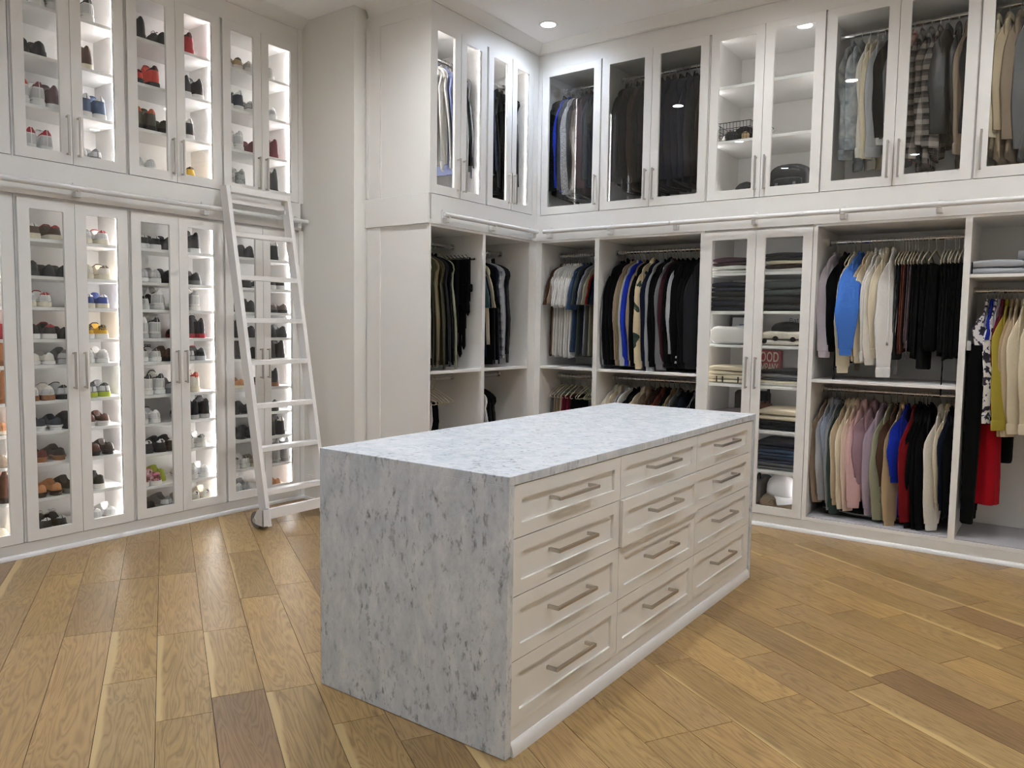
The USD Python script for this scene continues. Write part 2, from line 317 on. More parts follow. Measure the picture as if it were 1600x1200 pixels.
# ------------------------------------------------------------------ lamps
for i, (x, y, k, c) in enumerate(LAMPS):
    first = i == 0
    t = thing('ceiling_downlight', 'round recessed ceiling downlight shining above the back corner of the cabinets' if first else 'round recessed ceiling downlight ' + LAMPWHERE[i],
              'ceiling light', (x, y, ZC), group=None)
    obj('trim_ring', lathe([(.052, -.001), (.056, -.006), (.070, -.006), (.075, -.001), (.075, .002), (.052, .002)], (0, 0, 0)), RAILW, t, smooth=40)
    obj('lens', lathe([(.001, -.003), (.052, -.003), (.052, .001), (.001, .001)], (0, 0, 0)), beam(f'downlight_{i}', c, LAMP_E * k), t)

# ------------------------------------------------------------------ cabinets
def bar_handle(W, a, z0, z1):
    return [W.box(a - .006, a + .006, .024, .034, z0, z1, .0012), W.box(a - .005, a + .005, 0, .027, z0 + .004, z0 + .014), W.box(a - .005, a + .005, 0, .027, z1 - .014, z1 - .004)]
def rounded(a0, a1, z0, z1, r=.006):
    return sbox(a0 + r, z0 + r, a1 - r, z1 - r).buffer(r, quad_segs=3)
def door(par, W, a0, a1, z0, z1, hs, oz0, oz1, hz, f0=.062, f1=.062):
    """glazed door; hs: which side the handle is on (-1 low a, +1 high a)"""
    fr = sbox(a0, z0, a1, z1).difference(rounded(a0 + f0, a1 - f1, oz0, oz1))
    d = obj('door', W.poly(fr, -.02, 0.0), WHITE, par, world=True)
    obj('glass_pane', W.box(a0 + f0 - .012, a1 - f1 + .012, -.0125, -.0085, oz0 - .012, oz1 + .012), GLASS, d, world=True)
    ha = a1 - .030 if hs > 0 else a0 + .030
    obj('handle', bar_handle(W, ha, *hz), NICKEL, d, world=True)
    return d
def carcass(par, W, a0, a1, z0, z1, depth, front=-.021, t=.018, bottom=True, top=True, left=True, bt=.022):
    ms = ([W.box(a0, a0 + t, -depth, front, z0, z1)] if left else []) + [ W.box(a1 - t, a1, -depth, front, z0, z1), W.box(a0 if left else a0 + t, a1, -depth, -depth + .012, z0, z1)]
    if top: ms.append(W.box(a0 + t, a1 - t, -depth + .012, front, z1 - t, z1))
    if bottom: ms.append(W.box(a0 + t, a1 - t, -depth + .012, front, z0, z0 + bt))
    return obj('carcass', ms, SHELF, par, world=True)
def shelf(par, W, a0, a1, ztop, depth, front=-.04, th=.02):
    obj('shelf', W.box(a0 + .019, a1 - .019, -depth + .013, front, ztop - th, ztop, .0015), SHELF, par, world=True)
def led(par, W, a, side, z0, z1, d=-.108, mat=None):
    """strip on the inner face of a side panel; side +1: light looks to +a"""
    obj('led_strip', W.box(a, a + side * .008, d - .009, d + .009, z0, z1), mat or LEDM, par, world=True)
def rod(par, W, a0, a1, z, d=-.30):
    seg = tube([W.p(a0 + .019, d, z), W.p(a1 - .019, d, z)], .0145, 14)
    obj('closet_rod', [seg] + [cyl(W.p(a, d, z), W.p(a + s * .012, d, z), .026, 14) for a, s in ((a0 + .0185, 1), (a1 - .0185, -1))], CHROME, par, smooth=40, world=True)

ORD = ['zeroth', 'first', 'second', 'third', 'fourth', 'fifth', 'sixth', 'seventh', 'eighth', 'ninth', 'tenth', 'eleventh', 'twelfth', 'thirteenth', 'fourteenth', 'fifteenth', 'sixteenth', 'seventeenth', 'eighteenth', 'nineteenth', 'twentieth'] + ['twenty-' + s for s in 'first second third fourth fifth sixth seventh eighth ninth'.split()] + ['thirtieth'] + ['thirty-' + s for s in 'first second third'.split()]
# left wall: four shoe units; door edges along the wall
UNITS = [(1.262, 1.583, 1.905), (1.929, 2.240, 2.557), (2.580, 2.900, 3.227), (3.248, 3.561, 3.884)]
SH_L = {0: [1.845, 1.630, 1.450, 1.262, 1.110, .898, .716, .530, .320], 1: [1.845, 1.630, 1.450, 1.262, 1.110, .898, .716, .530, .320],
        2: [1.847, 1.628, 1.451, 1.263, 1.108, .890, .700, .500, .282], 3: [1.847, 1.628, 1.451, 1.263, 1.108, .892, .702, .515, .300]}
SH_U = [2.604, 2.886, 3.168]
SHOE_D = .37
WHICH = ['cut off by the photo\'s left edge', 'furthest left in full view', 'left of the ladder', 'behind the ladder']
WHICHU = ['cut off at the photo\'s left edge', 'furthest left in full view', 'second from the left in full view', 'above the ladder']
for u, (e0, em, e1) in enumerate(UNITS):
    c0, c1 = e0 - .0105, e1 + .0105
    t = thing('shoe_cabinet', f'lower white glass-door shoe cabinet {WHICH[u]}', 'cabinet', (XL, (e0 + e1) / 2, .085))
    carcass(t, WLx, c0, c1, .085, 2.0825, SHOE_D)
    for z in SH_L[u]: shelf(t, WLx, c0, c1, z, SHOE_D)
    zs = [.105] + SH_L[u][::-1] + [2.05]
    for za, zb in zip(zs, zs[1:]):
        led(t, WLx, c1 - .018, -1, za + .008, zb - .026)
        led(t, WLx, c0 + .018, 1, za + .008, zb - .026, mat=LEDW)  # left strip is out of view, weakly lights the lower shelves
    door(t, WLx, e0, em - .0015, .087, 2.066, 1, .146, 2.007, (.963, 1.186))
    door(t, WLx, em + .0015, e1, .087, 2.066, -1, .146, 2.007, (.963, 1.186))
    t = thing('shoe_cabinet', f'upper white glass-door shoe cabinet {WHICHU[u]}', 'cabinet', (XL, (e0 + e1) / 2, 2.289))
    carcass(t, WLx, c0, c1, 2.289, 3.456, SHOE_D, bt=.048)
    for z in SH_U: shelf(t, WLx, c0, c1, z, SHOE_D)
    zs = [2.337] + SH_U + [3.438]
    for za, zb in zip(zs, zs[1:]):
        led(t, WLx, c1 - .018, -1, za + .008, zb - .026)
        led(t, WLx, c0 + .018, 1, za + .008, zb - .026, mat=LEDW)  # unseen left strip, faint light for the upper shelves
    door(t, WLx, e0, em - .0015, 2.292, 3.454, 1, 2.354, 3.395, (2.338, 2.571))
    door(t, WLx, em + .0015, e1, 2.292, 3.454, -1, 2.354, 3.395, (2.338, 2.571))

WD = .60
# side section: two lower open bays, two upper glazed wardrobes
SIDE = [(4.058, 4.372, 4.378, 4.676), (4.700, 5.001, 5.007, 5.298)]
LBAY = {}
for i, (c0, c1) in enumerate([(4.0515, 4.672), (4.672, 5.290)]):
    t = thing('open_wardrobe', 'open hanging bay of the side section, ' + ('nearer the white end panel' if i == 0 else 'nearer the back corner'), 'wardrobe', (XS, (c0 + c1) / 2, .085))
    carcass(t, WSx, c0, c1, .085, 2.0825, WD, front=-.004, left=i > 0)
    shelf(t, WSx, c0, c1, 1.047, WD, front=-.008)
    rod(t, WSx, c0, c1, 1.98); rod(t, WSx, c0, c1, .965)
    LBAY['S%d' % (i + 1)] = t
trim(WSx.box(5.290, YB, -.05, -.004, .084, 2.0825)); trim(WSx.box(5.306, YB, -.05, -.004, 2.288, 3.456)); 
for i, (a, b, c, d) in enumerate(SIDE):
    c0, c1 = (4.0515 if i == 0 else a - .012), d + .012
    t = thing('glass_wardrobe', 'upper glass-door wardrobe of the side section, ' + ('nearer the white end panel' if i == 0 else 'nearer the back corner'), 'wardrobe', (XS, (c0 + c1) / 2, 2.289))
    carcass(t, WSx, c0, c1, 2.289, 3.456, WD, left=i > 0)
    led(t, WSx, c1 - .018, -1, 2.33, 3.42, d=-.062, mat=LEDS); led(t, WSx, c0 + .018, 1, 2.33, 3.42, d=-.045)
    rod(t, WSx, c0, c1, 3.35)
    door(t, WSx, a, b, 2.292, 3.454, 1, 2.356, 3.40, (2.338, 2.571)); door(t, WSx, c, d, 2.292, 3.454, -1, 2.356, 3.40, (2.338, 2.571))

# back wall, lower row
t = thing('open_wardrobe', 'open hanging bay in the back corner', 'wardrobe', (-3.32, YB, .085)); carcass(t, WBy, -3.60, -3.056, .085, 2.0825, WD, front=-.004); shelf(t, WBy, -3.60, -3.056, 1.047, WD, front=-.008); rod(t, WBy, -3.60, -3.056, 1.98); rod(t, WBy, -3.60, -3.056, .955)
t = thing('open_wardrobe', 'open hanging bay left of the glass cabinet of folded clothes', 'wardrobe', (-2.62, YB, .085)); carcass(t, WBy, -3.056, -2.180, .085, 2.0825, WD, front=-.004); shelf(t, WBy, -3.056, -2.180, 1.045, WD, front=-.008); rod(t, WBy, -3.056, -2.180, 1.985); rod(t, WBy, -3.056, -2.180, .963)
t = thing('open_wardrobe', 'open hanging bay right of the glass cabinet of folded clothes', 'wardrobe', (-.95, YB, .085)); carcass(t, WBy, -1.402, -.517, .085, 2.0825, WD, front=-.004); shelf(t, WBy, -1.402, -.517, 1.050, WD, front=-.008); rod(t, WBy, -1.402, -.517, 1.985); rod(t, WBy, -1.402, -.517, .97)
t = thing('open_wardrobe', 'open hanging bay at the right edge of the photo', 'wardrobe', (-.08, YB, .085)); carcass(t, WBy, -.517, BX1, .085, 2.0825, WD, front=-.004); shelf(t, WBy, -.517, BX1, 1.728, WD, front=-.008); rod(t, WBy, -.517, BX1, 1.64)
trim([WBy.box(-3.640, -3.580, -.03, -.002, .084, 2.0825), WBy.box(-3.076, -3.037, -.03, -.003, .084, 2.0825), WBy.box(-2.199, -2.172, -.03, -.003, .084, 2.0825), WBy.box(-1.411, -1.383, -.03, -.003, .084, 2.0825), WBy.box(-.535, -.498, -.03, -.003, .084, 2.0825)])
# tall glass cabinet for folded clothes
BC0, BC1 = -2.178, -1.404
t = thing('glass_cabinet', 'tall white glass-door cabinet full of folded clothes behind the island', 'cabinet', (-1.79, YB, .085))
carcass(t, WBy, BC0, BC1, .085, 2.0825, WD)
BCS = [1.779, 1.508, 1.267, .984, .669, .388]
for z in BCS: shelf(t, WBy, BC0, BC1, z, WD)
zs = [.108] + BCS[::-1] + [2.05]
for za, zb in zip(zs, zs[1:]):
    led(t, WBy, BC0 + .018, 1, za + .008, zb - .026, mat=LEDS); led(t, WBy, BC1 - .018, -1, za + .008, zb - .026, mat=LEDS)  # strips out of view behind the door frames, lighting the folded clothes
door(t, WBy, -2.171, -1.7945, .087, 2.066, 1, .142, 2.010, (.963, 1.186)); door(t, WBy, -1.7915, -1.414, .087, 2.066, -1, .142, 2.010, (.963, 1.186))
# back wall, upper row
UP = [('corner upper glass-door wardrobe of the back wall', [(-3.597, -3.055, 1)], True), ('upper double-glass-door wardrobe full of dark suits', [(-3.041, -2.620, 1), (-2.617, -2.180, -1)], True),
      ('upper glass-door cabinet with shelves, basket and backpack', [(-2.163, -1.784, 1), (-1.781, -1.392, -1)], False), ('upper double-glass-door wardrobe with denim and plaid', [(-1.380, -.951, 1), (-.948, -.521, -1)], True),
      ('upper glass-door wardrobe cut off by the photo\'s right edge', [(-.508, -.076, -1), (-.073, .36, -1)], True)]
for i, (lab, ds, hang) in enumerate(UP):
    c0, c1 = ds[0][0] - .006, ds[-1][1] + .006
    t = thing('glass_wardrobe', lab, 'wardrobe', (.5 * (c0 + c1), YB, 2.289))
    carcass(t, WBy, c0, c1, 2.289, 3.456, WD)
    if hang: rod(t, WBy, c0, c1, 3.36)
    else:
        for z in (2.712, 3.092): shelf(t, WBy, c0, c1, z, WD)
    if i in (2, 3):
        for z0, z1 in ((2.32, 2.68), (2.72, 3.06), (3.10, 3.42)):
            led(t, WBy, c0 + .018, 1, z0, z1, mat=LEDS if i == 2 else LEDVW); led(t, WBy, c1 - .018, -1, z0, z1, mat=LEDS if i == 2 else LEDVW)  # strips hidden by the door frames, set to light the interiors
    for a, b, h in ds: door(t, WBy, a, b, 2.292, 3.454, h, 2.356, 3.397, (2.338, 2.571))
trim(WBy.box(-3.640, -3.604, -.03, -.003, 2.288, 3.456))

# ------------------------------------------------------------------ ladder rails
def rail(W, a0, a1, br, label, gap=()):
    t = thing('ladder_rail', label, 'ladder rail', W.p((a0 + a1) / 2, .06, 2.147))
    cuts = [a0] + list(gap) + [a1]
    for i, (p, q) in enumerate(zip(cuts, cuts[1:])):
        p2, q2 = p + (.002 if i else 0), q - (.002 if i < len(cuts) - 2 else 0)
        obj('tube', tube([W.p(p2, .06, 2.147), W.p(p2 + .004, .06, 2.147), W.p(q2 - .004, .06, 2.147), W.p(q2, .06, 2.147)], [.0125, .0165, .0165, .0125], 16), RAILW, t, smooth=50, world=True)
    for a in br:
        obj('bracket', [W.box(a - .016, a + .016, .006, .011, 2.098, 2.178, .0015), W.box(a - .017, a + .017, .018, .058, 2.096, 2.132, .003), W.box(a - .008, a + .008, .010, .020, 2.104, 2.124), W.box(a - .012, a + .012, .040, .074, 2.128, 2.134, .002), W.box(a - .010, a + .010, .004, .012, 2.160, 2.186, .002)], RAILW, t, world=True)
rail(WLx, 1.05, 3.925, (2.239, 3.072, 3.852, 1.4), 'long white tube ladder rail along the left shoe wall')
rail(WSx, 4.135, YB - .075, (4.178, 4.721, 5.262), 'short white tube ladder rail on the side section')
rail(WBy, XS + .105, .34, (-3.483, -2.921, -2.375, -1.798, -1.222, -.671, -.1), 'long white tube ladder rail along the back wall', gap=(-2.415, -1.235))

# ------------------------------------------------------------------ ladder
t = thing('library_ladder', 'white wooden rolling library ladder leaning on the left shoe wall', 'ladder', (-4.27, 3.44, 0))
def LX(z): return -4.27 - .184 * z
def lad_bar(y0, y1, z0, z1, dep):
    """sloped post between heights, front face on the ladder plane, depth back towards the wall"""
    v = np.array([(LX(z) - dx, y, z) for z in (z0, z1) for dx in (0, dep) for y in (y0, y1)], float)
    return trimesh.convex.convex_hull(v)
obj('side_rail', lad_bar(3.170, 3.200, .012, 2.305, .075), LADW, t, world=True)
obj('side_rail', lad_bar(3.672, 3.702, .012, 2.305, .075), LADW, t, world=True)
for z in (.226, .516, .805, 1.10, 1.387, 1.68, 1.975):
    r = obj('rung', box(LX(z) - .068, LX(z) - .002, 3.196, 3.676, z - .014, z + .020, .002), LADW, t, world=True)
obj('top_rail', box(LX(2.277) - .07, LX(2.277) + .003, 3.2003, 3.6717, 2.262, 2.3045, .002), LADW, t, world=True)
obj('bottom_rail', box(LX(.10) - .030, LX(.10) - .004, 3.196, 3.676, .055, .125, .002), LADW, t, world=True)
for y0, y1 in ((3.196, 3.676),):
    obj('back_rail', box(LX(2.19) - .075, LX(2.19) - .055, y0, y1, 2.195, 2.235), LADW, t, world=True)
for y in (3.212, 3.660):   # hooks that ride on the rail
    obj('rail_hook', [box(XL + .04, LX(2.17) - .03, y - .006, y + .006, 2.168, 2.195), box(XL + .036, XL + .044, y - .006, y + .006, 2.13, 2.195)], RAILW, t, world=True)
for y, s in ((3.170, -1), (3.702, 1)):     # castors at the feet
    yc = y + s * .0245
    w = obj('castor', cyl((-4.350, yc - .016, .056), (-4.350, yc + .016, .056), .056, 28), RUBBER, t, smooth=40, world=True)
    obj('hub', cyl((-4.350, yc - .030, .056), (-4.350, yc + .030, .056), .017, 20), plain('hub_grey', lin(196, 194, 192), .4), w, smooth=40, world=True)
    pl = Polygon([(-4.352, .042), (-4.352, .070), (-4.318, .124), (-4.266, .132), (-4.262, .030), (-4.335, .036)]).buffer(.007)
    pm = []
    for yy in (yc - .024, yc + .020):
        m = trimesh.creation.extrude_polygon(pl, .004, engine='earcut'); v = m.vertices
        pm.append(trimesh.Trimesh(np.stack([v[:, 0], yy + v[:, 2], v[:, 1]], 1), m.faces, process=False))
    obj('fork', pm + [box(-4.30, -4.262, yc - .022, yc + .022, .112, .126), box(-4.266, -4.257, yc - .024, yc + .024, .024, .134)], RAILW, t, world=True)

# ------------------------------------------------------------------ island
IX0, IX1, IY0, IY1, IH, ST = -2.2535, -1.3746, 1.9048, 4.2265, .915, .030
t = thing('closet_island', 'marble waterfall island with twelve white drawers in the middle of the oak floor', 'island', ((IX0 + IX1) / 2, (IY0 + IY1) / 2, 0))
obj('countertop', box(IX0, IX1, IY0, IY1, IH - ST, IH, .0015), MARBLE, t, world=True)
obj('waterfall_panel', box(IX0, IX1, IY0, IY0 + ST, .002, IH - ST, .0010), MARBLE, t, world=True)
obj('waterfall_panel', box(IX0, IX1, IY1 - ST, IY1, .002, IH - ST, .0010), MARBLE, t, world=True)
FX = IX1 - .004
obj('cabinet_body', [box(IX0 + .012, FX - .022, IY0 + ST, IY1 - ST, .0, IH - ST), box(FX - .022, FX - .004, 4.158, IY1 - ST, .0, IH - ST), box(FX - .022, FX - .004, IY0 + ST, 4.158, .0, .091)], WHITE, t, world=True)
R = np.array([[(FX - .006 + .020 * math.cos(a), y, .045 * math.sin(a)) for a in np.linspace(0, np.pi / 2, 8)] + [(FX - .006, y, 0)] for y in (IY0 + ST + .0005, IY1 - ST - .0005)])
obj('base_moulding', loft(R), RAILW, t, smooth=40, world=True)
WI = Wall('x', FX)
cols = [(1.936, 2.648), (2.651, 3.407), (3.410, 4.156)]; rows = [(.712, .882), (.524, .709), (.312, .521), (.094, .309)]
for ci, (a, b) in enumerate(cols):
    for ri, (z0, z1) in enumerate(rows):
        out = .014 if (ci, ri) == (1, 1) else 0.0
        fr = sbox(a, z0, b, z1).difference(sbox(a + .047, z0 + .045, b - .047, z1 - .045))
        d = obj('drawer', [WI.poly(fr, -.02 + out, 0 + out), WI.box(a + .04, b - .04, -.02 + out, -.010 + out, z0 + .04, z1 - .04)], WHITE, t, world=True)
        # sloped inner bevel of the shaker frame
        ca = (a + b) / 2; zc = (z0 + z1) / 2 + (z1 - z0) * .06
        obj('handle', [WI.box(ca - .135, ca + .135, .026 + out, .036 + out, zc - .006, zc + .006, .001), WI.box(ca - .135, ca - .124, -.01 + out, .030 + out, zc - .006, zc + .006), WI.box(ca + .124, ca + .135, -.01 + out, .030 + out, zc - .006, zc + .006)], NICKEL, d, world=True)
SHOES = [
 ('U',1,3,[(2.108,'high','white','white','black','white black-trimmed high-top'),(2.178,'high','white','white','black','white black-trimmed high-top')]),
 ('U',1,2,[(2.016,'low','black','black','black','glossy black low sneaker'),(2.100,'low','black','black','black','glossy black low sneaker')]),
 ('U',1,1,[(2.025,'high','white','white','redorange','white orange-red high-top'),(2.082,'high','white','white','maroon','white maroon-heeled high-top'),(2.169,'high','maroongrey','white','maroon','grey-maroon high-top')]),
 ('U',1,0,[(2.040,'high','white','white','red','white red-heeled high-top'),(2.126,'high','white','white','red','white red-heeled high-top')]),
 ('U',2,3,[(2.384,'high','white','white','black','white black-collared high-top')]),
 ('U',2,2,[(2.369,'high','brown','cream','greylight','brown grey-panelled high-top')]),
 ('U',2,1,[(2.354,'high','slateblue','white','white','slate-blue high-top'),(2.438,'high','slateblue','white','white','slate-blue high-top')]),
 ('U',2,0,[(2.335,'low','greylight','white','grey','grey low sneaker'),(2.407,'low','grey','greylight','greylight','grey low sneaker')]),
 ('U',3,3,[(2.708,'high','black','black','black','black high-top'),(2.858,'low','black','black','black','black laced sneaker')]),
 ('U',3,2,[(2.684,'low','redorange','black','black','orange-red sneaker'),(2.795,'high','redorange','black','black','orange-red sneaker')]),
 ('U',3,1,[(2.678,'high','olive','black','orange','olive orange-tabbed high-top'),(2.763,'high','olive','black','orange','olive orange-tabbed high-top'),(2.855,'low','olive','black','black','olive low sneaker')]),
 ('U',3,0,[(2.685,'low','white','white','greylight','white grey-striped sneaker'),(2.753,'low','white','white','greylight','white grey-striped sneaker')]),
 ('U',4,3,[(3.038,'high','red','red','black','red black-panelled high-top')]),
 ('U',4,2,[(3.019,'high','black','white','red','black red-lined high-top'),(3.114,'high','black','white','red','black red-lined high-top')]),
 ('U',4,1,[(3.037,'high','charcoal','white','white','charcoal white-tabbed high-top')]),
 ('U',4,0,[(3.041,'low','yellow','yellow','black','yellow black-collared sneaker')]),
 ('U',5,3,[(3.340,'low','gold','white','black','gold black-lined sneaker'),(3.423,'low','gold','white','black','gold black-lined sneaker'),(3.513,'low','white','white','greylight','white low sneaker')]),
 ('U',5,2,[(3.341,'high','navy','white','white','navy white-trimmed sneaker'),(3.429,'high','navy','white','white','navy white-trimmed sneaker'),(3.520,'low','grey','white','white','grey low sneaker')]),
 ('U',5,1,[(3.347,'high','white','white','greylight','all-white high-top'),(3.415,'high','white','white','greylight','all-white high-top'),(3.532,'low','maroon','maroon','maroon','maroon sneaker')]),
 ('U',5,0,[(3.358,'high','greypattern','white','white','grey-mottled white-edged high-top'),(3.432,'high','greypattern','white','white','grey-mottled white-edged high-top')]),
 ('U',6,3,[(3.694,'low','white','white','greylight','white low sneaker')]),
 ('U',6,2,[(3.719,'low','white','white','black','white black-lined sneaker')]),
 ('U',6,1,[(3.722,'high','maroon','maroon','maroon','maroon high-top')]),
 ('U',6,0,[(3.719,'boot','charcoal','black','black','charcoal ankle boot')]),
 ('L',1,0,[(2.042,'low','brown','cream','white','brown cream-soled sneaker'),(2.160,'low','brown','cream','red','brown red-heeled sneaker')]),
 ('L',2,0,[(2.340,'low','white','cream','greylight','white low sneaker'),(2.433,'low','white','cream','red','white red-heeled sneaker')]),
 ('L',1,1,[(2.042,'low','black','charcoal','pink','black pink-lined sneaker'),(2.125,'slip','black','black','black','black slip-on shoe'),(2.186,'slip','black','black','white','black white-strapped slip-on')]),
 ('L',2,1,[(2.338,'low','cream','cream','cream','cream low sneaker'),(2.439,'low','cream','cream','brown','cream brown-lined sneaker')]),
 ('L',1,2,[(2.012,'low','white','cream','white','white low sneaker'),(2.095,'low','white','cream','red','white red-heeled brown-lined sneaker')]),
 ('L',2,2,[(2.348,'low','blue','cream','white','blue white-collared sneaker'),(2.426,'low','blue','cream','white','blue white-collared sneaker')]),
 ('L',1,3,[(2.038,'low','black','white','white','black white-striped sneaker'),(2.115,'low','black','white','red','black red-trimmed sneaker'),(2.179,'slip','black','black','black','black slip-on shoe')]),
 ('L',2,3,[(2.344,'low','yellow','white','black','yellow lettered sneaker'),(2.414,'low','yellow','white','black','yellow lettered sneaker')]),
 ('L',1,4,[(2.033,'slip','offwhite','white','white','off-white slip-on sneaker'),(2.106,'slip','offwhite','white','white','off-white slip-on sneaker'),(2.186,'low','grey','greylight','grey','grey low sneaker')]),
 ('L',2,4,[(2.343,'low','white','white','white','all-white low sneaker'),(2.409,'low','white','white','white','all-white low sneaker')]),
 ('L',1,5,[(2.030,'low','offwhite','gum','greylight','off-white gum-soled sneaker'),(2.090,'low','offwhite','gum','greylight','off-white gum-soled sneaker'),(2.154,'low','greylight','black','black','grey black-heeled runner')]),
 ('L',2,5,[(2.349,'low','grey','lime','black','grey lime-soled runner'),(2.420,'low','grey','lime','black','grey lime-soled runner')]),
 ('L',1,6,[(2.060,'leather','navyleather','white','navyleather','navy leather white-soled shoe'),(2.142,'leather','navyleather','white','navyleather','navy leather white-soled shoe'),(2.200,'low','black','black','black','black low shoe')]),
 ('L',2,6,[(2.348,'leather','brownleather','white','brownleather','brown leather white-soled shoe'),(2.403,'leather','brownleather','white','brownleather','brown leather white-soled shoe')]),
 ('L',1,7,[(2.054,'leather','oxblood','gum','oxblood','oxblood leather dress shoe'),(2.151,'leather','darkleather','gum','darkleather','dark brown leather shoe')]),
 ('L',2,7,[(2.363,'leather','brownleather','black','brownleather','brown leather dress shoe'),(2.438,'leather','darkleather','black','darkleather','dark brown dress shoe')]),
 ('L',1,8,[(2.051,'leather','tan','darkleather','tan','tan leather dress shoe'),(2.123,'leather','tan','darkleather','tan','tan leather dress shoe'),(2.197,'low','black','grey','black','black low shoe')]),
 ('L',2,8,[(2.377,'low','black','white','black','black low-cut sneaker')]),
 ('L',1,9,[(2.063,'low','black','black','greylight','black grey-heeled laced sneaker'),(2.143,'low','black','black','greylight','black grey-heeled laced sneaker')]),
 ('L',2,9,[(2.365,'low','white','white','white','bright white sneaker'),(2.437,'low','white','white','white','bright white sneaker')]),
 ('L',3,0,[(2.711,'low','black','white','white','black white-soled runner'),(2.785,'low','black','white','white','black white-soled runner'),(2.856,'low','black','black','black','black low sneaker')]),
 ('L',3,1,[(2.707,'low','greylight','white','grey','light-grey runner'),(2.780,'low','greylight','white','grey','light-grey runner'),(2.852,'low','black','black','black','black low sneaker')]),
 ('L',3,2,[(2.694,'low','white','white','black','white black-banded sneaker'),(2.799,'high','white','white','black','white black-banded sneaker')]),
 ('L',3,3,[(2.689,'high','white','greylight','white','white grey-soled high-top'),(2.768,'high','white','greylight','black','white black-collared high-top')]),
 ('L',3,4,[(2.690,'low','white','white','black','white black-laced sneaker'),(2.760,'low','white','white','black','white black-laced sneaker'),(2.859,'low','brown','black','brown','brown low shoe')]),
 ('L',3,5,[(2.712,'high','white','white','black','white black-collared sneaker'),(2.805,'high','white','white','black','white black-collared sneaker'),(2.869,'low','grey','grey','black','grey sneaker')]),
 ('L',3,6,[(2.686,'low','white','white','black','white black-banded trainer'),(2.747,'low','white','white','black','white black-banded trainer')]),
 ('L',3,7,[(2.717,'low','black','black','white','black white-tabbed trefoil sneaker'),(2.783,'low','black','black','white','black white-tabbed trefoil sneaker'),(2.856,'low','black','black','white','black white-striped sneaker')]),
 ('L',3,8,[(2.686,'low','floral','white','pink','floral patterned sneaker'),(2.739,'low','floral','white','pink','floral patterned sneaker'),(2.825,'low','lime','lime','lime','lime green sneaker')]),
 ('L',3,9,[(2.713,'slip','black','navy','black','black blue-soled slipper'),(2.825,'low','grey','greylight','grey','grey plastic-wrapped sneaker')]),
 ('L',4,0,[(3.070,'high','black','white','black','black white-soled high-top')]),
 ('L',4,1,[(3.066,'low','black','grey','white','black grey-soled runner')]),
 ('L',4,2,[(3.058,'high','white','white','greylight','white grey-lined high-top')]),
 ('L',4,3,[(3.016,'high','black','red','black','black red-soled high-top'),(3.093,'high','black','red','white','black red-soled high-top')]),
 ('L',4,4,[(3.018,'low','grey','greylight','black','grey black-striped sneaker'),(3.090,'low','black','greylight','red','black grey-soled sneaker')]),
 ('L',4,5,[(3.048,'high','cream','cream','reddot','cream red-dotted high-top')]),
 ('L',4,6,[(3.035,'high','black','greylight','black','black grey-soled high-top'),(3.118,'high','black','greylight','black','black grey-soled high-top')]),
 ('L',4,7,[(3.012,'low','white','white','black','white black-tabbed trefoil sneaker'),(3.075,'low','white','white','black','white black-tabbed trefoil sneaker')]),
 ('L',4,8,[(3.028,'low','white','white','white','chunky white sneaker'),(3.096,'low','white','white','white','chunky white sneaker')]),
 ('L',4,9,[(3.039,'low','cream','cream','white','cream trefoil sneaker'),(3.113,'low','cream','cream','white','cream trefoil sneaker')]),
 ('L',5,0,[(3.414,'low','black','black','black','matt black sneaker'),(3.500,'low','black','black','black','matt black sneaker')]),
 ('L',5,1,[(3.389,'low','black','black','black','black low sneaker'),(3.475,'low','black','black','black','black low sneaker')]),
 ('L',5,2,[(3.371,'slip','charcoal','black','charcoal','charcoal slip-on shoe'),(3.500,'low','charcoal','black','charcoal','charcoal low sneaker')]),
 ('L',5,3,[(3.379,'high','black','black','black','black ankle-high shoe'),(3.503,'low','black','black','black','black low shoe')]),
 ('L',5,4,[(3.403,'boot','darkleather','black','black','dark ankle boot'),(3.512,'low','black','black','black','black low shoe')]),
 ('L',5,5,[(3.406,'slip','tan','cream','tan','tan suede slip-on')]),
 ('L',5,6,[(3.376,'leather','black','black','black','black leather shoe'),(3.458,'leather','black','black','black','black leather shoe')]),
 ('L',5,7,[(3.417,'leather','black','black','black','black leather dress shoe'),(3.505,'leather','black','black','black','black leather dress shoe')]),
 ('L',5,8,[(3.376,'low','white','white','brown','white brown-heeled sneaker'),(3.436,'low','white','white','brown','white brown-heeled sneaker'),(3.520,'slip','taupe','cream','taupe','taupe felt clog')]),
 ('L',5,9,[(3.379,'low','white','white','white','white low sneaker'),(3.456,'low','greylight','white','grey','pale-grey low sneaker')]),
 ('L',6,0,[(3.720,'high','black','black','white','black white-edged high-top')]),
 ('L',6,1,[(3.694,'low','black','white','black','black white-soled sneaker'),(3.776,'low','black','white','black','black white-soled sneaker')]),
 ('L',6,2,[(3.704,'slip','greybrown','black','greybrown','grey-brown suede shoe'),(3.792,'slip','greybrown','black','greybrown','grey-brown suede shoe')]),
 ('L',6,3,[(3.690,'low','charcoal','black','charcoal','charcoal low sneaker'),(3.784,'low','charcoal','black','charcoal','charcoal low sneaker')]),
 ('L',6,4,[(3.694,'high','darkleather','black','white','dark white-edged high-top'),(3.765,'high','darkleather','black','white','dark white-edged high-top')]),
 ('L',6,5,[(3.715,'high','black','gum','black','black gum-soled high-top')]),
 ('L',6,6,[(3.708,'low','black','black','black','black laced sneaker')]),
 ('L',6,7,[(3.688,'high','black','black','brown','black brown-lined shoe'),(3.754,'high','black','black','white','black white-edged shoe')]),
 ('L',6,8,[(3.721,'boot','greylight','greylight','greylight','pale-grey felt boot'),(3.817,'boot','greylight','greylight','greylight','pale-grey felt boot')]),
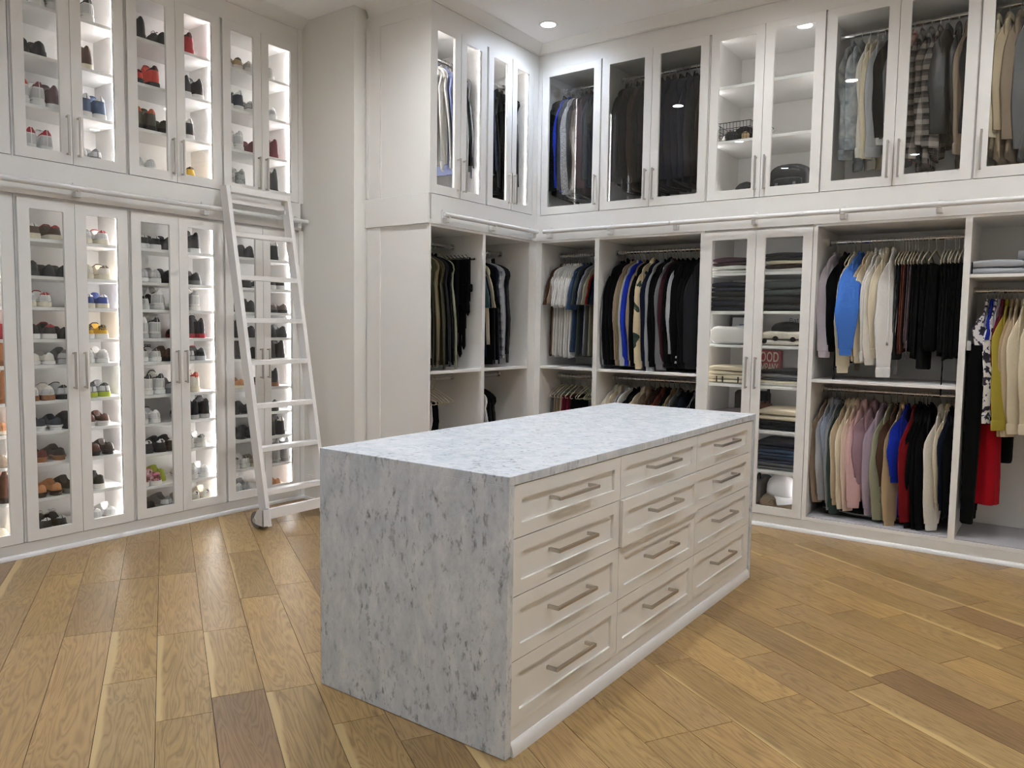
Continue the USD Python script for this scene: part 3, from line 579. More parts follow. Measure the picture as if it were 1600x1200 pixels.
 ('L',6,9,[(3.725,'slip','tan','tan','tan','tan suede slipper')]),
 ('L',0,2,[(1.854,'high','white','white','white','white high-top')]),
 ('L',0,3,[(1.854,'low','red','red','red','red sneaker')]),
 ('L',0,4,[(1.853,'boot','tan','gum','tan','tan boot')]),
 ('L',0,5,[(1.854,'boot','tan','tan','tan','pale tan boot')]),
 ('L',0,6,[(1.843,'slip','tan','cream','tan','tan slip-on')]),
 ('L',0,7,[(1.835,'slip','taupe','taupe','taupe','taupe slip-on')]),
 ('L',0,8,[(1.845,'boot','brownleather','darkleather','brownleather','brown heeled ankle boot')]),
 ('L',0,9,[(1.824,'slip','cream','cream','cream','cream slip-on')]),
]

# ------------------------------------------------------------------ shoes
C = dict(palegrey=(206, 205, 204), white=(238, 236, 233), black=(14, 14, 15), charcoal=(46, 46, 48), grey=(128, 127, 128), greylight=(186, 185, 186), cream=(232, 222, 200), offwhite=(228, 222, 212), brown=(92, 68, 52), red=(176, 28, 40), redorange=(214, 58, 40), orange=(222, 100, 60),
         maroon=(112, 36, 48), maroongrey=(120, 96, 98), slateblue=(86, 104, 136), blue=(44, 66, 140), navy=(40, 46, 66), olive=(86, 80, 62), yellow=(226, 178, 48), gold=(176, 152, 112), pink=(222, 120, 150), lime=(178, 192, 50), gum=(150, 98, 58), tan=(190, 132, 84),
         taupe=(170, 152, 132), greybrown=(112, 100, 92), floral=(150, 96, 92), greypattern=(150, 150, 146), reddot=(206, 52, 44), navyleather=(46, 50, 62), brownleather=(96, 58, 40), oxblood=(96, 40, 32), darkleather=(52, 38, 32))
def shoe_mat(c):
    n = 'shoe_' + c
    if n in _mats: return _mats[n]
    if c in ('floral', 'greypattern'):
        ramp = [(0.0, lin(30, 28, 30)), (0.3, lin(150, 60, 60)), (0.5, lin(230, 220, 214)), (0.7, lin(206, 130, 150)), (1.0, lin(70, 60, 56))] if c == 'floral' else [(0.0, lin(60, 60, 60)), (0.5, lin(210, 210, 206)), (1.0, lin(90, 90, 90))]
        usdkit.material(stage, M(n), {'tc': ('texture_coordinate', {}), 'v': ('voronoi_texture', {'scale': 70.0}), 'r': ('rgb_ramp', {'ramp': ramp}), 'bw': ('rgb_to_bw', {}), 'p': ('principled_bsdf', {'roughness': 0.5})},
                        [('tc.object', 'v.vector'), ('v.color', 'bw.color'), ('bw.val', 'r.fac'), ('r.color', 'p.base_color')], surface='p.BSDF')
        _mats[n] = M(n); return M(n)
    return plain(n, lin(*C[c]), 0.24 if 'leather' in c or c in ('oxblood',) else 0.5, bump=0.12 if 'leather' not in c else 0.0, bscale=300)
def sm(x, a, b):
    t = np.clip((np.asarray(x, float) - a) / (b - a), 0, 1); return t * t * (3 - 2 * t)
KIND = {  # length, half width, sole heights, ridge profile, opening (s0, s1, depth)
    'low': (.285, .044, (.030, .020), [(0, .086), (.05, .09), (.12, .078), (.25, .070), (.34, .086), (.40, .098), (.5, .086), (.62, .069), (.75, .057), (.9, .046), (1, .03)], (.05, .38, .045)),
    'high': (.285, .044, (.030, .022), [(0, .138), (.05, .142), (.13, .132), (.24, .130), (.32, .146), (.37, .158), (.44, .138), (.52, .108), (.62, .082), (.75, .064), (.9, .05), (1, .032)], (.05, .35, .075)),
    'slip': (.28, .043, (.022, .016), [(0, .070), (.05, .072), (.15, .062), (.3, .056), (.44, .070), (.5, .074), (.62, .066), (.75, .056), (.9, .044), (1, .028)], (.05, .46, .036)),
    'leather': (.30, .041, (.012, .010), [(0, .076), (.05, .08), (.14, .070), (.26, .064), (.36, .080), (.42, .090), (.5, .080), (.62, .062), (.76, .048), (.9, .038), (1, .024)], (.05, .38, .042)),
    'boot': (.27, .042, (.014, .012), [(0, .185), (.05, .19), (.15, .186), (.26, .186), (.34, .180), (.38, .150), (.46, .110), (.58, .082), (.74, .060), (.9, .046), (1, .028)], (.06, .30, .09))}
SS = np.array([0, .004, .014, .03, .05, .075, .105, .15, .2, .26, .31, .35, .39, .44, .5, .56, .63, .7, .77, .84, .9, .95, .98, .994, 1.0])
def shoe_width(s):
    s = np.asarray(s, float)
    w = np.interp(s, [0, .1, .2, .35, .5, .65, .75, .88, 1], [.80, .80, .80, .78, .86, 1.0, 1.0, .93, .82])
    w = np.where(s < .1, w * np.sqrt(np.clip(1 - ((.1 - s) / .1) ** 2, 0, 1)), w)
    return np.where(s > .74, w * np.sqrt(np.clip(1 - ((s - .74) / .26) ** 2, 0, 1)), w)
def upper_pts(kind, s, th, off=0.0):
    L, W, (zh, zt), prof, (o0, o1, od) = KIND[kind]
    s, th = np.meshgrid(s, th, indexing='ij')
    base = zh + (zt - zh) * sm(s, .1, .7) - .004
    if kind == 'leather' or kind == 'boot': base = base + .018 * (1 - sm(s, .25, .5))
    h = np.interp(s, [p[0] for p in prof], [p[1] for p in prof])
    c, sn = np.cos(th), np.sin(th)
    zf = np.abs(sn) ** .65
    tall = kind in ('high', 'boot')
    taper = np.where(s < .5, .22 if not tall else .12, .05) * (1 - sm(s, .3, .7)) + .03
    y = shoe_width(s) * W * np.sign(c) * np.abs(c) ** .5 * (1 - taper * zf)
    z = base + (h - base) * zf
    dip = od * sm(s, o0 - .03, o0 + .03) * (1 - sm(s, o1 - .04, o1 + .02)) * (1 - sm(np.abs(c), .40, .70))
    z = z - dip
    x = L * s - .006 * np.sin(np.pi * np.clip(zf, 0, 1)) * (1 - sm(s, 0, .1)) + .010 * zf * (1 - sm(s, 0, .08)) * (1.4 if not tall else .6)
    P = np.stack([x, y, z], -1)
    if off:
        du = np.gradient(P, axis=0); dw = np.gradient(P, axis=1); n = np.cross(du, dw); n /= np.maximum(np.linalg.norm(n, axis=-1, keepdims=True), 1e-9)
        cen = np.stack([np.full_like(x, L * .3), np.zeros_like(x), np.full_like(x, .03)], -1)
        sgn = np.sign(((P - cen) * n).sum(-1, keepdims=True)); P = P + off * n * np.where(sgn == 0, 1, sgn)
    return P
def grid_mesh(P):
    return loft(P, caps=False, closed=False)
def slab_patch(kind, s0, s1, t0, t1, off, ns=7, nt=9):
    P = upper_pts(kind, np.linspace(s0, s1, ns), np.linspace(t0, t1, nt), off); Q = upper_pts(kind, np.linspace(s0, s1, ns), np.linspace(t0, t1, nt), 0)
    rim = [np.stack([P[0], Q[0]]), np.stack([P[-1], Q[-1]]), np.stack([P[:, 0], Q[:, 0]]), np.stack([P[:, -1], Q[:, -1]])]
    return trimesh.util.concatenate([grid_mesh(P)] + [grid_mesh(r) for r in rim])
def sole_mesh(kind, z0=None):
    L, W, (zh, zt), prof, _ = KIND[kind]
    s = SS; w = shoe_width(s) * W * 1.05 + .0025 * (np.minimum(s, 1 - s) > .003)
    top = zh + (zt - zh) * sm(s, .1, .7); bot = .008 * sm(s, .8, 1.0)
    if kind in ('leather', 'boot'): top = top + .018 * (1 - sm(s, .25, .5)); bot = bot + .018 * (1 - sm(s, .22, .5))
    x = L * (s * 1.02 - .01)
    mid = .5 * (top + bot)
    R = np.stack([np.stack([x, k * w, z], -1) for k, z in ((-.92, bot), (-1.0, bot + .004), (-1.0, mid), (-.97, top), (.97, top), (1.0, mid), (1.0, bot + .004), (.92, bot))], 1)
    return loft(R)
def heel_wrap(m, kind, zc):
    """lettering (reading along x in its own plane) bent round the heel"""
    L, W, *_ = KIND[kind]
    v = m.vertices.copy(); v[:, 0] -= v[:, 0].mean(); v[:, 1] -= .5 * (v[:, 1].max() + v[:, 1].min())
    wy = W * .80 * .90; yy = np.clip(v[:, 0], -wy * .97, wy * .97)
    s = .1 - .1 * np.sqrt(1 - (yy / wy) ** 2)
    out = np.stack([L * s - .001 - v[:, 2], -yy, zc + v[:, 1]], -1)     # seen from behind the heel
    return trimesh.Trimesh(out, m.faces[:, ::-1], process=False)
def trefoil(h):
    a = [affinity.translate(affinity.rotate(affinity.scale(Polygon([(math.cos(t), math.sin(t)) for t in np.linspace(0, 2 * np.pi, 20)[:-1]]), .17 * h, .36 * h), r, origin=(0, 0)), dx * h, dy * h) for r, dx, dy in ((0, 0, .32), (38, -.24, .22), (-38, .24, .22))]
    g = a[0].union(a[1]).union(a[2])
    for k in range(3): g = g.difference(sbox(-h, (-.02 + .09 * k) * h, h, (.015 + .09 * k) * h))
    g = g.union(sbox(-.30 * h, -.42 * h, .30 * h, -.30 * h))
    return trimesh.util.concatenate([trimesh.creation.extrude_polygon(q, .0008, engine='earcut') for q in getattr(g, 'geoms', [g]) if q.area > 1e-8])
TH = np.linspace(0, np.pi, 19)
def build_shoe(par, kind, up, so, ac, desc, rg):
    U, S, A = shoe_mat(up), shoe_mat(so), shoe_mat(ac)
    P = upper_pts(kind, SS, TH)
    obj('upper', loft(P, caps=False, closed=False), U, par, smooth=True)
    obj('sole', sole_mesh(kind), S, par, smooth=50)
    if kind in ('leather', 'boot'):
        th = np.linspace(0, 2 * np.pi, 20, endpoint=False); L, W = KIND[kind][:2]
        R = np.array([[(.036 + .040 * k * math.cos(t), .034 * k * math.sin(t), z) for t in th] for z, k in ((0, .93), (.018, .97), (.024, .98))])
        obj('heel', loft(R), S, par, smooth=50)
    if up in ('white', 'cream', 'offwhite', 'greylight', 'grey') and kind != 'boot':
        L, W = KIND[kind][:2]; zh, zt = KIND[kind][2]; w = shoe_width(SS) * W * 1.035 + .002; zz = zh + (zt - zh) * sm(SS, .1, .7) - .001
        if kind == 'leather': zz = zz + .018 * (1 - sm(SS, .25, .5))
        ring = [(L * q, k, z) for q, k, z in zip(SS, w, zz)] + [(L * q, -k, z) for q, k, z in zip(SS[::-1], w[::-1], zz[::-1])]
        obj('sole_seam', tube(ring, .0022, 5), shoe_mat('grey' if up != 'cream' else 'taupe'), par, smooth=True)
        if kind in ('low', 'high'):
            obj('heel_counter', [slab_patch(kind, .0005, .16, .02 * np.pi, .17 * np.pi, .0022, 7, 5), slab_patch(kind, .0005, .16, .83 * np.pi, .98 * np.pi, .0022, 7, 5)], shoe_mat('palegrey' if up != 'cream' else 'offwhite'), par)
    if kind in ('low', 'high'):
        top = .93 if kind == 'low' else .6
        if 'heel' in desc or 'tab' in desc or 'collar' in desc or 'trim' in desc or rg.random() < .55:
            P2 = upper_pts(kind, np.array([0, .004, .014, .03, .05, .07, .09]), np.linspace(.0, np.pi, 25), .0018)
            zt = .052 if kind == 'low' else .085
            # heel tab: the band under the collar, both sides of the heel
            t1, t2 = (.20 * np.pi, .42 * np.pi)
            obj('heel_tab', [slab_patch(kind, .0005, .085, t1, t2, .002), slab_patch(kind, .0005, .085, np.pi - t2, np.pi - t1, .002)], A, par, smooth=False)
        if 'band' in desc or 'panel' in desc or 'stripe' in desc:
            ks = [(.22, .60)] if 'stripe' not in desc else [(.26, .31), (.36, .41), (.46, .51)]
            obj('side_panel', [slab_patch(kind, a, b, u, v, .0016, 5, 5) for a, b in ks for u, v in ((.05, .55), (np.pi - .55, np.pi - .05))], A, par)
        lc = S if up in ('black', 'charcoal') and so != 'black' and rg.random() < .4 else (A if rg.random() < .4 else U)
        L0 = .41 if kind == 'low' else .38
        obj('laces', [slab_patch(kind, L0 + .045 * k, L0 + .045 * k + .018, .30 * np.pi, .70 * np.pi, .004, 3, 7) for k in range(5)], lc, par)
        obj('toe_cap', slab_patch(kind, .80, .985, .12, np.pi - .12, .0014, 6, 11), S if rg.random() < .25 else U, par, smooth=False)
        if kind == 'high': obj('ankle_collar', tube([upper_pts(kind, np.array([s]), np.array([t]))[0, 0] for s, t in [(.25, .29 * np.pi), (.14, .27 * np.pi), (.06, .30 * np.pi), (.03, .5 * np.pi), (.06, .70 * np.pi), (.14, .73 * np.pi), (.25, .71 * np.pi)]], .0045, 6), A if 'collar' in desc or rg.random() < .5 else U, par, smooth=True)
        if 'laced' in desc:
            z = np.interp(.42, [p[0] for p in KIND[kind][3]], [p[1] for p in KIND[kind][3]])
            obj('lace_bow', [tube([(.12 + .02 * math.sin(t), sg * (.004 + .014 * math.sin(t / 2) ** 2 * (1 + .4 * math.cos(t))), z + .002 + .012 * math.sin(t / 2) ** 2) for t in np.linspace(0, 2 * np.pi, 12)], .0018, 5) for sg in (-1, 1)], lc, par, smooth=True)
    if kind == 'low' and 'lettered' in desc:
        obj('heel_lettering', heel_wrap(meshkit.text_mesh('NIKE', .017, .0010, bold=True), kind, .062), shoe_mat('black'), par)
    if 'trefoil' in desc:
        tag(obj('heel_badge', slab_patch(kind, .0005, .06, .16 * np.pi, .46 * np.pi, .002), A, par)); obj('heel_badge', slab_patch(kind, .0005, .06, .54 * np.pi, .84 * np.pi, .002), A, par)
        obj('heel_mark', heel_wrap(trefoil(.020), kind, .074), shoe_mat('black' if ac == 'white' and up != 'cream' else ('white' if ac == 'black' else 'brown')), par)
    if 'red-dotted' in desc:
        dm = trimesh.creation.extrude_polygon(Polygon([(.012 * math.cos(t), .012 * math.sin(t)) for t in np.linspace(0, 2 * np.pi, 20)[:-1]]).difference(Polygon([(.005 * math.cos(t), .005 * math.sin(t)) for t in np.linspace(0, 2 * np.pi, 14)[:-1]])), .001, engine='earcut')
        obj('heel_dot', heel_wrap(dm, kind, .10), shoe_mat('reddot'), par)
DOORN = {0: 'the cut-off leftmost', 1: 'the first full', 2: 'the second full', 3: 'the third full', 4: 'the fourth full', 5: 'the fifth full', 6: 'the sixth full'}
SIDEW = {1: ['single'], 2: ['left', 'right'], 3: ['left', 'middle', 'right']}
rg = np.random.default_rng(5)
for tier, dn, row, items in SHOES:
    u = 0 if dn == 0 else (dn + 1) // 2
    if tier == 'L': z = ([.107] + SH_L[u][::-1])[9 - row]
    else: z = ([2.338] + SH_U)[row]
    ys = [it[0] for it in items]
    for _ in range(8):                                        # keep neighbours a shoe's width apart
        for i in range(len(ys) - 1):
            g = .085 - (ys[i + 1] - ys[i])
            if g > 0: ys[i] -= g / 2; ys[i + 1] += g / 2
    prev = None
    tname = ('lower' if tier == 'L' else 'upper')
    rown = (ORD[row + 1] + ' shelf down') if tier == 'L' else (['bottom shelf', 'second shelf up', 'third shelf up', 'top shelf'][row])
    for i, (y0, kind, up, so, ac, desc) in enumerate(items):
        y = ys[i]; ang = math.pi + rg.normal(0, .05); dx = rg.uniform(-.062, -.050)
        if up == 'lime' and kind == 'low': dx = -.15
        w = SIDEW[len(items)][i]
        label = f'{w} {desc}, {rown}, {tname} shoe door, {DOORN[dn][4:]}' if 0 else f'{w + " " if w != "single" else ""}{desc} on {rown} behind {DOORN[dn]} {tname} shoe door'
        grp = f'shoes behind the {tname} doors'
        loc = (XL + dx, y, z + .001)
        nm = {'low': 'sneaker', 'high': 'high_top_sneaker', 'slip': 'slip_on_shoe', 'leather': 'leather_shoe', 'boot': 'ankle_boot'}[kind]
        key = (kind, up, so, ac, desc)
        if prev and prev[0] == key:
            ref(prev[1], label, loc, ang, group=grp)
        else:
            t = thing(nm, label, {'boot': 'boot'}.get(kind, 'shoe'), loc, ang, group=grp)
            build_shoe(t, kind, up, so, ac, desc, rg)
            prev = (key, t)

# ------------------------------------------------------------------ hanging clothes
K = dict(white=(226, 224, 220), offwhite=(222, 216, 204), cream=(222, 210, 184), beige=(196, 178, 150), tan=(184, 160, 126), taupe=(150, 132, 114), khaki=(136, 122, 92), olive=(78, 74, 56), sage=(148, 148, 124), forest=(58, 72, 66), greygreen=(66, 74, 72),
         black=(9, 9, 10), charcoal=(38, 38, 41), grey=(112, 112, 114), lightgrey=(170, 172, 176), heather=(150, 152, 154), bluegrey=(140, 150, 166), navy=(24, 29, 46), slate=(62, 82, 112), royal=(30, 52, 170), blue=(74, 124, 210), lightblue=(156, 168, 214), teal=(96, 130, 132),
         lavender=(190, 182, 190), mauve=(150, 122, 132), pink=(206, 170, 168), blush=(222, 196, 178), lilac=(166, 150, 164), plum=(70, 46, 58), burgundy=(110, 32, 52), darkred=(116, 20, 26), red=(164, 16, 30), rust=(102, 56, 44), brown=(84, 62, 48), darkbrown=(50, 36, 30), mauvegrey=(98, 84, 90), mustard=(170, 154, 62),
         leather=(20, 18, 18), denim=(132, 146, 160), darkdenim=(44, 56, 80), burgundydark=(60, 30, 38))
def cloth(c):
    n = 'cloth_' + c
    if n in _mats: return _mats[n]
    tc = {'tc': ('texture_coordinate', {}), 'p': ('principled_bsdf', {'roughness': 0.9, 'sheen_weight': 0.04, 'specular_ior_level': 0.12})}
    if c == 'plaid' or c == 'plaidlight':
        d, m, l_ = ((26, 24, 24), (88, 80, 76), (168, 160, 154)) if c == 'plaid' else ((112, 116, 124), (150, 152, 158), (190, 190, 192))
        nd = {**tc, 'sx': ('separate_xyz', {}), 'ad': ('math', {'math_type': 'add'}), 'a': ('math', {'math_type': 'multiply', 'value2': 15.0}), 'af': ('math', {'math_type': 'fraction'}), 'b': ('math', {'math_type': 'multiply', 'value2': 15.0}), 'bf': ('math', {'math_type': 'fraction'}),
              'ra': ('rgb_ramp', {'ramp': [(0, lin(*d)), (.34, lin(*d)), (.36, lin(*l_)), (.60, lin(*l_)), (.62, lin(*m)), (1, lin(*m))]}), 'rb': ('rgb_ramp', {'ramp': [(0, lin(*m)), (.30, lin(*m)), (.32, lin(*d)), (.55, lin(*d)), (.57, lin(*l_)), (1, lin(*l_))]}), 'mx': ('mix', {'fac': 0.5})}
        ln = [('tc.object', 'sx.vector'), ('sx.x', 'ad.value1'), ('sx.y', 'ad.value2'), ('ad.value', 'a.value1'), ('a.value', 'af.value1'), ('sx.z', 'b.value1'), ('b.value', 'bf.value1'), ('af.value', 'ra.fac'), ('bf.value', 'rb.fac'), ('ra.color', 'mx.color1'), ('rb.color', 'mx.color2'), ('mx.color', 'p.base_color')]
    elif c in ('floralwhite', 'floralpink', 'tweed', 'print', 'denimwash', 'dotknit'):
        sc, ramp = {'floralwhite': (26, [(0, lin(40, 38, 44)), (.34, lin(70, 66, 80)), (.42, lin(226, 222, 220)), (1, lin(232, 228, 224))]), 'floralpink': (30, [(0, lin(80, 54, 54)), (.3, lin(150, 90, 86)), (.4, lin(206, 160, 150)), (1, lin(214, 176, 164))]),
                    'tweed': (150, [(0, lin(60, 58, 62)), (.5, lin(150, 146, 148)), (1, lin(206, 202, 200))]), 'print': (9, [(0, lin(44, 60, 56)), (.28, lin(60, 70, 60)), (.34, lin(206, 190, 156)), (1, lin(212, 196, 162))]),
                    'denimwash': (14, [(0, lin(104, 112, 120)), (.5, lin(152, 158, 162)), (1, lin(192, 194, 194))]), 'dotknit': (30, [(0, lin(210, 200, 186)), (1, lin(232, 224, 210))])}[c]
        nd = {**tc, 'v': ('noise_texture', {'scale': float(sc), 'detail': 2.0, 'distortion': .6}), 'mr': ('map_range', {'from_min': .28, 'from_max': .72, 'clamp': True}), 'r': ('rgb_ramp', {'ramp': ramp})}
        ln = [('tc.object', 'v.vector'), ('v.fac', 'mr.value'), ('mr.result', 'r.fac'), ('r.color', 'p.base_color')]
    elif c in ('leather', 'darkbrownleather'):
        return plain(n, lin(*K['leather']), 0.42, bump=0.2, bscale=120)
    else:
        nd = {**tc, 'n': ('noise_texture', {'scale': 420.0, 'detail': 2.0}), 'r': ('rgb_ramp', {'ramp': [(.3, tuple(x * .86 for x in lin(*K[c]))), (.7, tuple(min(1, x * 1.1) for x in lin(*K[c])))]})}
        ln = [('tc.object', 'n.vector'), ('n.fac', 'r.fac'), ('r.color', 'p.base_color')]
    nd['wn'] = ('noise_texture', {'scale': 16.0, 'detail': 3.0, 'distortion': .4}); nd['wb'] = ('bump', {'strength': 0.35, 'distance': 0.012}); ln += [('tc.object', 'wn.vector'), ('wn.fac', 'wb.height'), ('wb.normal', 'p.normal')]
    usdkit.material(stage, M(n), nd, ln, surface='p.BSDF'); _mats[n] = M(n); return M(n)

HCREAM = plain('hanger_cream_velvet', lin(206, 196, 172), 0.8); HDARK = plain('hanger_dark_wood', lin(38, 32, 30), 0.45); HWHITE = plain('hanger_white', lin(222, 218, 210), 0.6)
hang_proto = {}
def build_hanger(t, mat, wide=False):
    th = np.linspace(np.pi * 1.30, -.25 * np.pi, 12)
    pts = [(.019 * math.cos(a), 0, -.001 + .019 * math.sin(a) * .9) for a in th[::-1]]
    pts = [(.019 * math.cos(a), 0, .0195 * math.sin(a)) for a in np.linspace(-.12 * np.pi, 1.0 * np.pi, 10)]
    pts = pts[::-1]                        # from the tip on one side over the rod
    pts = pts + [(.016, 0, -.022), (.004, 0, -.040), (0, 0, -.072)]
    obj('hook', tube(pts, .0019, 6), CHROME, t, smooth=True)
    arm = [(-.190, 0, -.158), (-.178, 0, -.150), (-.11, 0, -.116), (-.04, 0, -.088), (0, 0, -.076), (.04, 0, -.088), (.11, 0, -.116), (.178, 0, -.150), (.190, 0, -.158)]
    rr = [.006, .0075, .0075, .0075, .0085, .0075, .0075, .0075, .006]
    obj('shoulder_bar', tube(arm, [r * (1.1 if wide else .62) for r in rr], 8), mat, t, smooth=True)
    if not wide:
        obj('trouser_bar', tube([(-.190, 0, -.158), (-.185, 0, -.170), (-.172, 0, -.174), (.172, 0, -.174), (.185, 0, -.170), (.190, 0, -.158)], .0038, 6), mat, t, smooth=True)
def hanger(style, label, loc, rz, group):
    if style in hang_proto: return ref(hang_proto[style], label, loc, rz, group=group)
    t = thing({'cream': 'slim_hanger', 'dark': 'wooden_hanger', 'white': 'white_hanger'}[style], label, 'hanger', loc, rz, group)
    build_hanger(t, {'cream': HCREAM, 'dark': HDARK, 'white': HWHITE}[style], style == 'dark')
    hang_proto[style] = t; return t

def garment_mesh(kind, T, Lg, rg, sleeve=None, W=1.0, F=0.0, common=0.006, tilt=38.0, loose=0.0):
    """parts of a hanging garment: u across the shoulders (+u into the room), n along the rod, z down from the rod"""
    out = []
    zs = np.array([-.078, -.084, -.092, -.104, -.120, -.138, -.160, -.19, -.24, -.30, -.37, -.44, -.52, -.60, -.68, -.76, -.84, -.92])
    hem = -Lg
    if kind == 'tank':
        zs = np.concatenate([np.array([-.168, -.17, -.18, -.21]), np.linspace(-.26, hem, 9)])
        hw = np.interp(-zs, [.168, .2, .3, Lg], [.165, .175, .18, .19]) * W
    elif kind == 'trouser':
        zs = np.concatenate([np.array([-.160, -.163, -.172, -.20]), np.linspace(-.26, hem, 9)])
        hw = np.interp(-zs, [.16, .3, Lg], [.15, .165, .12]) * W
    else:
        zs = np.concatenate([zs[zs > -.30], np.linspace(-.30, hem, 11)])
        shoulder = .222 if kind in ('suit', 'coat', 'leatherj') else .212
        hw = np.interp(-zs, [.078, .084, .092, .104, .12, .138, .16, .19, .24, .34, Lg], [.03, .055, .085, .125, .165, .195, shoulder, shoulder + .006, .205, .20, .222]) * W
    m = 22; th = np.linspace(0, 2 * np.pi, m, endpoint=False)
    depth = np.clip((-zs - .07) / (Lg - .07), 0, 1)
    Tz = np.maximum(T * np.interp(depth, [0, .08, .2, .6, 1], [.35, .6, .9, 1.0, .95]), .0085)
    sway = rg.normal(0, .006); ph = rg.uniform(0, 6.28, 4); kf = rg.uniform(14, 26)
    R = []
    for i, z in enumerate(zs):
        u = hw[i] * np.sign(np.cos(th)) * np.abs(np.cos(th)) ** .75
        n = Tz[i] * np.sign(np.sin(th)) * np.abs(np.sin(th)) ** .7
        fold = T * .55 * depth[i] * (np.sin(kf * u + ph[0]) + .5 * np.sin(2.3 * kf * u + ph[1] + 4 * depth[i]))
        n = n * (1 + .25 * np.sin(kf * .7 * u + ph[2]) * depth[i]) + fold * .6 + sway * depth[i]
        zz = z + (.010 * np.sin(9 * u + ph[3]) * (i == len(zs) - 1))
        R.append(np.stack([u, n, np.broadcast_to(zz, u.shape)], 1))
    out.append(('body', loft(np.array(R))))
    if kind in ('tank', 'trouser'): return out
    # sleeves: shingled flat tubes; the one at +u hangs towards the room
    slen = sleeve if sleeve else {'tee': .40}.get(kind, .80)
    short = slen < .5
    for sg, segs in ((1, 14), (-1, 10)):
        k = 13 if not short else 8
        t = np.linspace(0, 1, k)
        t = t ** 1.35; zz = -.136 - t * (slen - .136)
        uu = W * (np.interp(t, [0, .1, .3, .6, 1], [.150, .205, .236, .252, .244 + rg.uniform(-.02, .02)]) if not short else np.interp(t, [0, .25, 1], [.15, .212, .262]))
        if sg > 0: uu = uu + F * np.interp(t, [0, .25, .6, 1], [0, .6, 1, .9])
        bend = common + rg.normal(0, .002 + loose) + F * .1; drift = np.interp(t, [0, .3, .6, 1], [0, bend * .5, bend, bend * (rg.uniform(.3, 1.2) if loose else .8)])
        fat = rg.uniform(.92, 1.12); maj = fat * np.interp(t, [0, .04, .09, .16, .28, .55, .85, 1], [.010, .034, .054, .068, .079, .076, .058, .050]) if not short else np.interp(t, [0, .15, .4, 1], [.012, .05, .08, .092])
        mino = max(.0075, min(.022, T * .62)) * np.interp(t, [0, .06, .15, .5, 1], [.5, .9, 1.1, 1.0, .75])
        tl = np.radians(np.clip(rg.normal(tilt, 2 + 200 * loose), 16, 60))  # the flat of the sleeve turns towards the right of the bay
        if short: tl = np.radians(72)
        a = np.linspace(0, 2 * np.pi, segs, endpoint=False); rings = []
        p1 = rg.uniform(0, 6.28)
        for i in range(k):
            w = 1 + .06 * np.sin(11 * t[i] + p1)
            tl_i = tl + (np.radians(78) - tl) * max(0.0, 1 - t[i] / .22) if not short else tl
            ea = maj[i] * w * np.cos(a); eb = mino[i] * np.sin(a) * (1 + .35 * np.sin(3 * a + 7 * t[i] + p1))
            uo = sg * ea * np.sin(tl_i) + eb * np.cos(tl_i) * sg
            no = ea * np.cos(tl_i) * -1 + eb * np.sin(tl_i)
            rings.append(np.stack([sg * uu[i] + uo - sg * maj[i] * .55, drift[i] + no * .9, np.full(segs, zz[i]) - .25 * (ea * sg > 0) * 0], 1))
        rings = np.array(rings)
        out.append(('sleeve', loft(rings)))
        if not short and kind in ('sweat', 'hoodie', 'varsity', 'shirt'):
            end = rings[-1]; c = end.mean(0); q = .045 if kind != 'shirt' else .06
            sc = .80 if kind != 'shirt' else 1.04
            cuff = np.stack([c + (end - c) * k2 + np.array([0, 0, dz]) for k2, dz in ((sc * .98, .006), (sc * 1.06, -.004), (sc * 1.04, -q * .6), (sc * .98, -q), (sc * .8, -q), (sc * .8, -.01))])
            out.append(('cuff', loft(cuff)))
    if kind == 'hoodie':
        a = np.linspace(0, 2 * np.pi, 16, endpoint=False)
        rr = [(.012, -.052, 0), (.045, -.056, .0), (.075, -.078, .004), (.088, -.115, .010), (.080, -.16, .016), (.05, -.20, .02), (.02, -.212, .02)]
        Rg = np.array([[(r * np.cos(x), max(T * 1.15, .02) * min(1, r / .06) * np.sin(x) + o + .006 * np.sin(3 * x), z + .008 * np.sin(2 * x)) for x in a] for r, z, o in rr])
        out.append(('hood', loft(Rg)))
    else:
        a = np.linspace(0, 2 * np.pi, 18, endpoint=False); hh = .034 if kind in ('shirt', 'suit', 'coat', 'leatherj') else .016
        ru, rn = .062, max(.014, T * .9)
        Rg = np.array([[(r * ru * np.cos(x), r * rn * np.sin(x), z0 + .010 * np.cos(2 * x)) for x in a] for r, z0 in ((1.05, -.098), (1.12, -.09), (1.0, -.092 + hh), (.9, -.092 + hh + .002), (.86, -.095))])
        out.append(('collar', loft(Rg, caps=False)))
    return out

